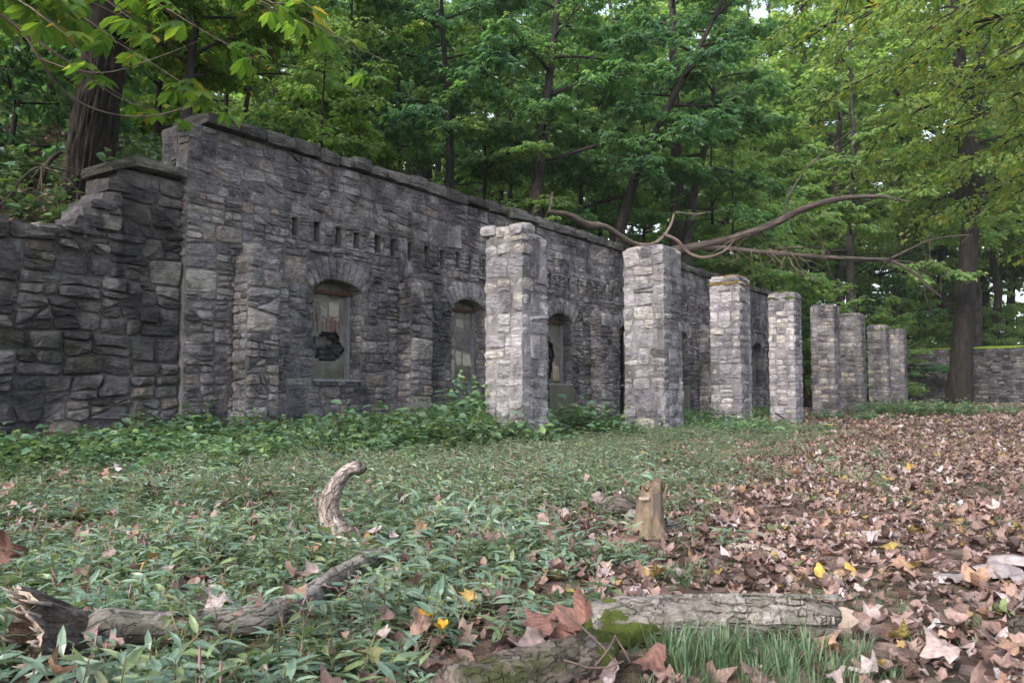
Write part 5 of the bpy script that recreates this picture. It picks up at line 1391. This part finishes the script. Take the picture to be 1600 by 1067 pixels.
for i in range(m_ + 1):      # outer bark up to the torn rim
    u = i / m_
    for j in range(k):
        a = 2 * math.pi * j / k; r = rr_(a, u); c_ = axis0.lerp(axis1, u) + ax * (tooth(a) * u ** 3 - .04 * u * max(0, -math.sin(a)))
        V.append(c_ + (s1 * math.cos(a) + s2 * math.sin(a)) * r); T.append((math.cos(a) * r, math.sin(a) * r, u * L0))
for i in range(m_):
    for j in range(k): F.append((i * k + j, (i + 1) * k + j, (i + 1) * k + (j + 1) % k, i * k + (j + 1) % k))
me = mesh_py('butt', V, F, M_logdark, True); at_ = me.attributes.new('bark', 'FLOAT_VECTOR', 'POINT'); at_.data.foreach_set('vector', np.array(T, dtype=np.float32).ravel()); link('butt', me, o)
rim = V[-k:]; V2, F2 = list(rim), []; cc = axis1
for (f_, dd) in ((.93, .004), (.80, -.02), (.62, -.07), (.35, -.13), (.05, -.16)):
    for j in range(k):
        V2.append(cc + (rim[j] - cc) * f_ + ax * (dd + .018 * noise.noise(Vector((j * .7, f_ * 9, 2)))))
for i in range(5):
    for j in range(k): F2.append((i * k + j, (i + 1) * k + j, (i + 1) * k + (j + 1) % k, i * k + (j + 1) % k))
link('torn_rim', mesh_py('torn_rim', V2, [f for f in F2[:k]], M_palebark.copy() if 0 else M_pale), o)
link('hollow', mesh_py('hollow', V2, [f for f in F2[k:]], M_rot), o)
spl = []
for q_ in range(26):
    j = rng.randrange(k); a = rim[j].lerp(cc, rng.uniform(.02, .3)); e_ = a + ax * rng.uniform(.015, .06) + UP * rng.uniform(-.005, .03); spl.append(([a - ax * .03, a.lerp(e_, .5), e_], [.007, .005, .0008], 4))
link('splinters', tubes('splinters', spl, M_pale), o)
# upright curved branch
o2pts = [G(602, 893) + UP * .06, P(575, 868, 3.72), P(545, 845, 3.80), P(520, 815, 3.82), P(514, 790, 3.82), P(520, 768, 3.82), P(531, 748, 3.82), P(546, 733, 3.80), P(562, 728, 3.78)]
up_ = clean_log(o2pts, [.046, .050, .054, .053, .047, .040, .033, .030, .024], 'upright_branch', M_palebark, o, .17, 28, 16)
knob = tubes('knob', [([P(548, 738, 3.8), P(551, 724, 3.8), P(553, 719, 3.8)], [.03, .022, .006], 10), ([P(556, 736, 3.8), P(568, 733, 3.79), P(573, 731, 3.79)], [.026, .018, .006], 8)], M_logdark, .3, 12)
link('knob', knob, o)
# right grey log
o = link('fallen_log', None, label='short thick grey barked log with a dark mossy patch at its left end', cat='log')
a, b_ = LR; L_ = (b_ - a).length
pts = [a.lerp(b_, u) + UP * (.052 + .014 * math.sin(u * 2.6)) for u in (-.02, .0, .12, .3, .5, .7, .88, .97, 1.0)]
clean_log(pts, [.045, .066, .074, .070, .066, .062, .058, .050, .038], 'stem', M_log, o, .12, 36, 12)
p, r = spline([a.lerp(b_, u) + UP * (.047 + .014 * math.sin(u * 2.6)) + Vector((0, -.010, -.004)) for u in (-.03, .05, .14, .24, .33)], [.05, .072, .071, .062, .04], 10)
link('moss_patch', tubes('moss_patch', [(p, r, 30)], L_moss, .22, 16), o)
jagged_end(b_ + UP * .05, (b_ - a), .045, rng, M_pale, 'broken_end', o)
# bark plates of the log
plates = []
for k in range(46):
    u = rng.uniform(.12, .97); an = rng.uniform(.1, 2.6); r_ = .068; ctr = a.lerp(b_, u) + UP * (.052 + .014 * math.sin(u * 2.6)); dd = (b_ - a).normalized(); side = dd.cross(UP).normalized()
    nn = (side * math.cos(an) + UP * math.sin(an)).normalized(); tt = dd.cross(nn)
    block(ctr + nn * r_, (dd, tt, nn), (rng.uniform(.02, .055), rng.uniform(.006, .013), .004), rng, plates, .002, .003)
V, F = [], []
for s in plates:
    n0 = len(V); V += s['v']; F += [tuple(i + n0 for i in f) for f in s['f']]
me = mesh_py('bark_plates', V, F, M_log); at_ = me.attributes.new('bark', 'FLOAT_VECTOR', 'POINT'); at_.data.foreach_set('vector', np.array([tuple(v) for v in V], dtype=np.float32).ravel())
link('bark_plates', me, o, kind='stuff')
# mossy log running to the bottom edge
o = link('fallen_log', None, label='pale rotten log with thick moss running under the leaf cluster to the bottom edge', cat='log')
c1, c2 = P(945, 1000, 2.30), G(700, 1130)
pts = [Vector((c1.x, c1.y, .045)).lerp(Vector((c2.x, c2.y, .05)), u) for u in (0, .1, .3, .5, .7, 1)]
clean_log(pts, [.04, .062, .066, .066, .07, .075], 'stem', M_logmoss, o, .16, 34, 12)
p, r = spline([q + Vector((.004, .004, .002)) for q in pts[:3]], [.045, .068, .05], 12); link('moss_patch', tubes('moss_patch', [(p, r, 30)], L_moss, .22, 16), o)
tw = [([P(872, 948, 2.1), P(905, 975, 2.08), P(940, 1008, 2.05), P(962, 1035, 2.02)], [.003, .0028, .0025, .002], 5), ([P(880, 1030, 2.02), P(920, 1043, 2.0), P(952, 1042, 2.0), P(975, 1032, 2.0)], [.003, .003, .0025, .002], 5), ([P(960, 992, 2.06), P(975, 1015, 2.05), P(985, 1035, 2.03)], [.0028, .0025, .002], 5), ([P(930, 1040, 2.02), P(950, 1015, 2.03), P(962, 994, 2.05)], [.003, .0025, .002], 5)]
link('twig', tubes('twig', tw, M_branch), None, label='few thin bare twigs crossing in front of the mossy log end', cat='twigs')
# stump
q = G(1015, 838); H = .30
def stump_mesh():
    V, F = [], []; k, m = 30, 16
    for i in range(m + 1):
        u = i / m
        for j in range(k):
            a = 2 * math.pi * j / k
            r = .062 * (1 + .6 * (1 - u) ** 3) * (1 + .28 * abs(noise.noise(Vector((math.cos(a) * 9, math.sin(a) * 9, u * 3)))) + .16 * noise.noise(Vector((math.cos(a) * 1.6, math.sin(a) * 1.6, u * 2))) + .10 * noise.noise(Vector((math.cos(a) * 5, math.sin(a) * 5, u * 4))))
            if u > .3: r *= 1 - .22 * (u - .3) + (.08 * math.exp(-((u - .9) / .12) ** 2))
            top = H * u
            if i >= m - 1: top = H * (.84 + .16 * smooth(-1, 1, math.cos(a - .2))) * (1 - (m - i) * .05) + .02 * noise.noise(Vector((math.cos(a) * 4, math.sin(a) * 4, 2)))
            V.append(Vector((math.cos(a) * r + .012 * u, math.sin(a) * r, min(top, H * 1.05))))
    n0 = len(V)
    for j in range(k):
        a = 2 * math.pi * j / k; V.append(Vector((math.cos(a) * .028 + .01, math.sin(a) * .028, H * .80 + .02 * noise.noise(Vector((j, 0, 0))))))
    for i in range(m):
        for j in range(k): F.append((i * k + j, i * k + (j + 1) % k, (i + 1) * k + (j + 1) % k, (i + 1) * k + j))
    for j in range(k): F.append((m * k + j, m * k + (j + 1) % k, n0 + (j + 1) % k, n0 + j))
    F.append(tuple(range(n0, n0 + k)))
    return mesh_py('body', V, F, M_heart, True)
o = link('tree_stump', None, loc=q, label='small broken tan wooden stump standing at the edge of the weeds', cat='stump')
link('body', stump_mesh(), o)
V, F = [], []; box(V, F, Vector((.068, -.03, .19)), Vector((.3, 1, 0)).normalized(), Vector((1, -.3, 0)).normalized(), Vector((.25, 0, 1)).normalized(), -.012, .014, -.005, .006, -.03, .09); link('splinter', mesh_py('splinter', V, F, M_heart), o)
V, F = [], []; box(V, F, Vector((-.035, -.070, .20)), Vector((1, 0, 0)), Vector((0, 1, 0)), UP, -.03, .02, -.012, .01, 0, .012); link('chip', mesh_py('chip', V, F, M_pale), o)
V, F = [], []; box(V, F, Vector((.025, -.066, .10)), Vector((1, 0, 0)), Vector((0, 1, 0)), UP, -.016, .022, -.004, .012, 0, .13); link('rotten_core', mesh_py('rotten_core', V, F, M_logdark.copy()), o)
q = G(975, 815)
link('bark_heap', tubes('bark_heap', [(spline([q + Vector((-.12, .05, .02)), q + Vector((-.03, .0, .09)), q + Vector((.06, 0, .06)), q + Vector((.12, 0, .0))], [.03, .07, .06, .03])[0], spline([Vector()] * 4, [.03, .07, .06, .03])[1], 20)], M_logdark, .3, 9), None, label='low dark lump of old bark just left of the stump', cat='bark')
# split wood
def slab(name, c, ang, L_, w_, h_, mat, label, seed, cat='wood'):
    rng = random.Random(seed); V, F = [], []; n, k = 14, 5
    for i in range(n + 1):
        u = i / n - .5; ww = w_ * (1 - .5 * (2 * abs(u)) ** 2.5) * (1 + .2 * noise.noise(Vector((u * 6, seed, 0))))
        for j in range(k + 1):
            v = j / k - .5; V.append(Vector((u * L_, v * ww, h_ * (1 - (2 * v) ** 2 * .75) * (1 - .5 * abs(2 * u) ** 3) + .006 * noise.noise(Vector((u * 9, v * 9, seed))))))
    for i in range(n):
        for j in range(k): F.append((i * (k + 1) + j, (i + 1) * (k + 1) + j, (i + 1) * (k + 1) + j + 1, i * (k + 1) + j + 1))
    o = link(name, mesh_py(name, V, F, mat, True), None, label=label, cat=cat); o.location = c; o.rotation_euler = (0, 0, ang); return o
slab('wood_piece', G(1178, 862), -.75, .34, .085, .035, M_pale, 'pale split piece of wood lying in the litter right of the stump', 3)
slab('wood_piece', G(1022, 892), .1, .20, .035, .025, M_pale, 'thin pale strip of wood on brown leaves below the stump', 4)
slab('wood_piece', G(1350, 838), .2, .42, .07, .03, M_pale, 'long flat pale wood shard beyond the yellow leaf', 5)
for k_, (px, py, w_, lab, m_) in enumerate(((1585, 1010, .09, 'dark end of a log poking in at the right edge', M_logdark),)):
    a = G(px, py) + UP * .04; o = link('fallen_log', None, label=lab, cat='log'); clean_log([a, a + Vector((.12, .02, .0)), a + Vector((.5, .05, 0))], [.035, .05, .05], 'stem', m_, o, .15, 20, 10)
# curled grey bark
rng = random.Random(12)
o = link('curled_bark', None, label='curled grey violet slabs of loose bark lying at the right edge', cat='bark')
M_curl = leafcol('curled_grey_bark', (.34, .30, .31))
for (px, py, Lc, rc, ang, a0, a1) in ((1555, 905, .20, .055, .15, -.2, 3.0), (1500, 912, .13, .03, .5, -.1, 2.9), (1592, 890, .22, .05, -.7, .2, 2.8), (1520, 918, .10, .028, 1.2, 0, 3.0), (1596, 915, .10, .035, .1, 0, 2.7), (1480, 908, .10, .022, -.3, 0, 2.8)):
    q = G(px, py); V, F = [], []; n, k = 10, 8; ax = Vector((math.cos(ang), math.sin(ang), 0)); sd = Vector((-ax.y, ax.x, 0))
    for i in range(n + 1):
        for j in range(k + 1):
            u = i / n - .5; a = a0 + (a1 - a0) * j / k; r = rc * (1 + .18 * noise.noise(Vector((u * 7, a, px)))) * (1 - .3 * abs(2 * u) ** 3)
            V.append(q + ax * (u * Lc + .01 * noise.noise(Vector((a * 3, px, 1)))) + sd * math.cos(a) * r + UP * (math.sin(a) * r + .01))
    for i in range(n):
        for j in range(k): F.append((i * (k + 1) + j, (i + 1) * (k + 1) + j, (i + 1) * (k + 1) + j + 1, i * (k + 1) + j + 1))
    link('slab', mesh_py('slab', V, F, M_curl, True), o)
# climbing vine at the first pier
rs = np.random.RandomState(5); Ps, Ds, vp = [], [], []
q = P(757, 615, 11.2)
for k in range(6):
    a = Vector((q.x, q.y, 0)) - WD * .06 + WN * rng.uniform(-.25, .3); sp = limb_path(rng, a, Vector((rng.uniform(-.2, .1), 0, 1)), rng.uniform(.5, 1.15), 6, 0, .12); vp.append((sp, [.006 * (1 - .12 * j) for j in range(7)], 4))
    for _ in range(46):
        u = rng.random(); p = lerp_path(sp, u); d = Vector((rng.gauss(0, 1), rng.gauss(-.6, .5), rng.gauss(0, .5))); Ps.append(tuple(p + d.normalized() * rng.uniform(.02, .1))); Ds.append(tuple(d))
o = link('climbing_vine', None, label='green leafy vine climbing the left side of the broad broken pier', cat='vine')
link('stem', tubes('stem', vp, M_branch, caps=False), o)
link('foliage', leaves('foliage', np.array(Ps), np.array(Ds), np.array([[-.3, -.6, .6]]) + rs.normal(0, .3, (len(Ps), 3)), rs.uniform(.06, .10, len(Ps)), rs.uniform(.04, .06, len(Ps)), L_herb, rs, True), o)
# bent stick by the fourth pier
link('stick', tubes('stick', [(spline([G(1212, 661) + UP * .25, G(1240, 667) + UP * .08, G(1275, 667) + UP * .04], [.02, .02, .012])[0], spline([Vector()] * 3, [.02, .02, .012])[1], 6)], M_branchd), None, label='dark bent stick lying at the foot of the fourth pier', cat='stick')


# ------------------------------------------------------------------ haze
V, F = [], []; box(V, F, Vector((0, 0, 0)), Vector((1, 0, 0)), Vector((0, 1, 0)), UP, -150, 205, -65, 305, -3, 70)
hm = bpy.data.materials.new('thin_haze'); hm.use_nodes = True; hm.node_tree.nodes.clear()
pv = hm.node_tree.nodes.new('ShaderNodeVolumePrincipled'); pv.inputs['Color'].default_value = (.86, .93, .90, 1); pv.inputs['Density'].default_value = .0005; pv.inputs['Anisotropy'].default_value = .2
oo = hm.node_tree.nodes.new('ShaderNodeOutputMaterial'); hm.node_tree.links.new(pv.outputs[0], oo.inputs['Volume'])
link('haze', mesh_py('haze', V, F, hm), kind='stuff', label='thin pale forest haze between the trees', cat='haze')
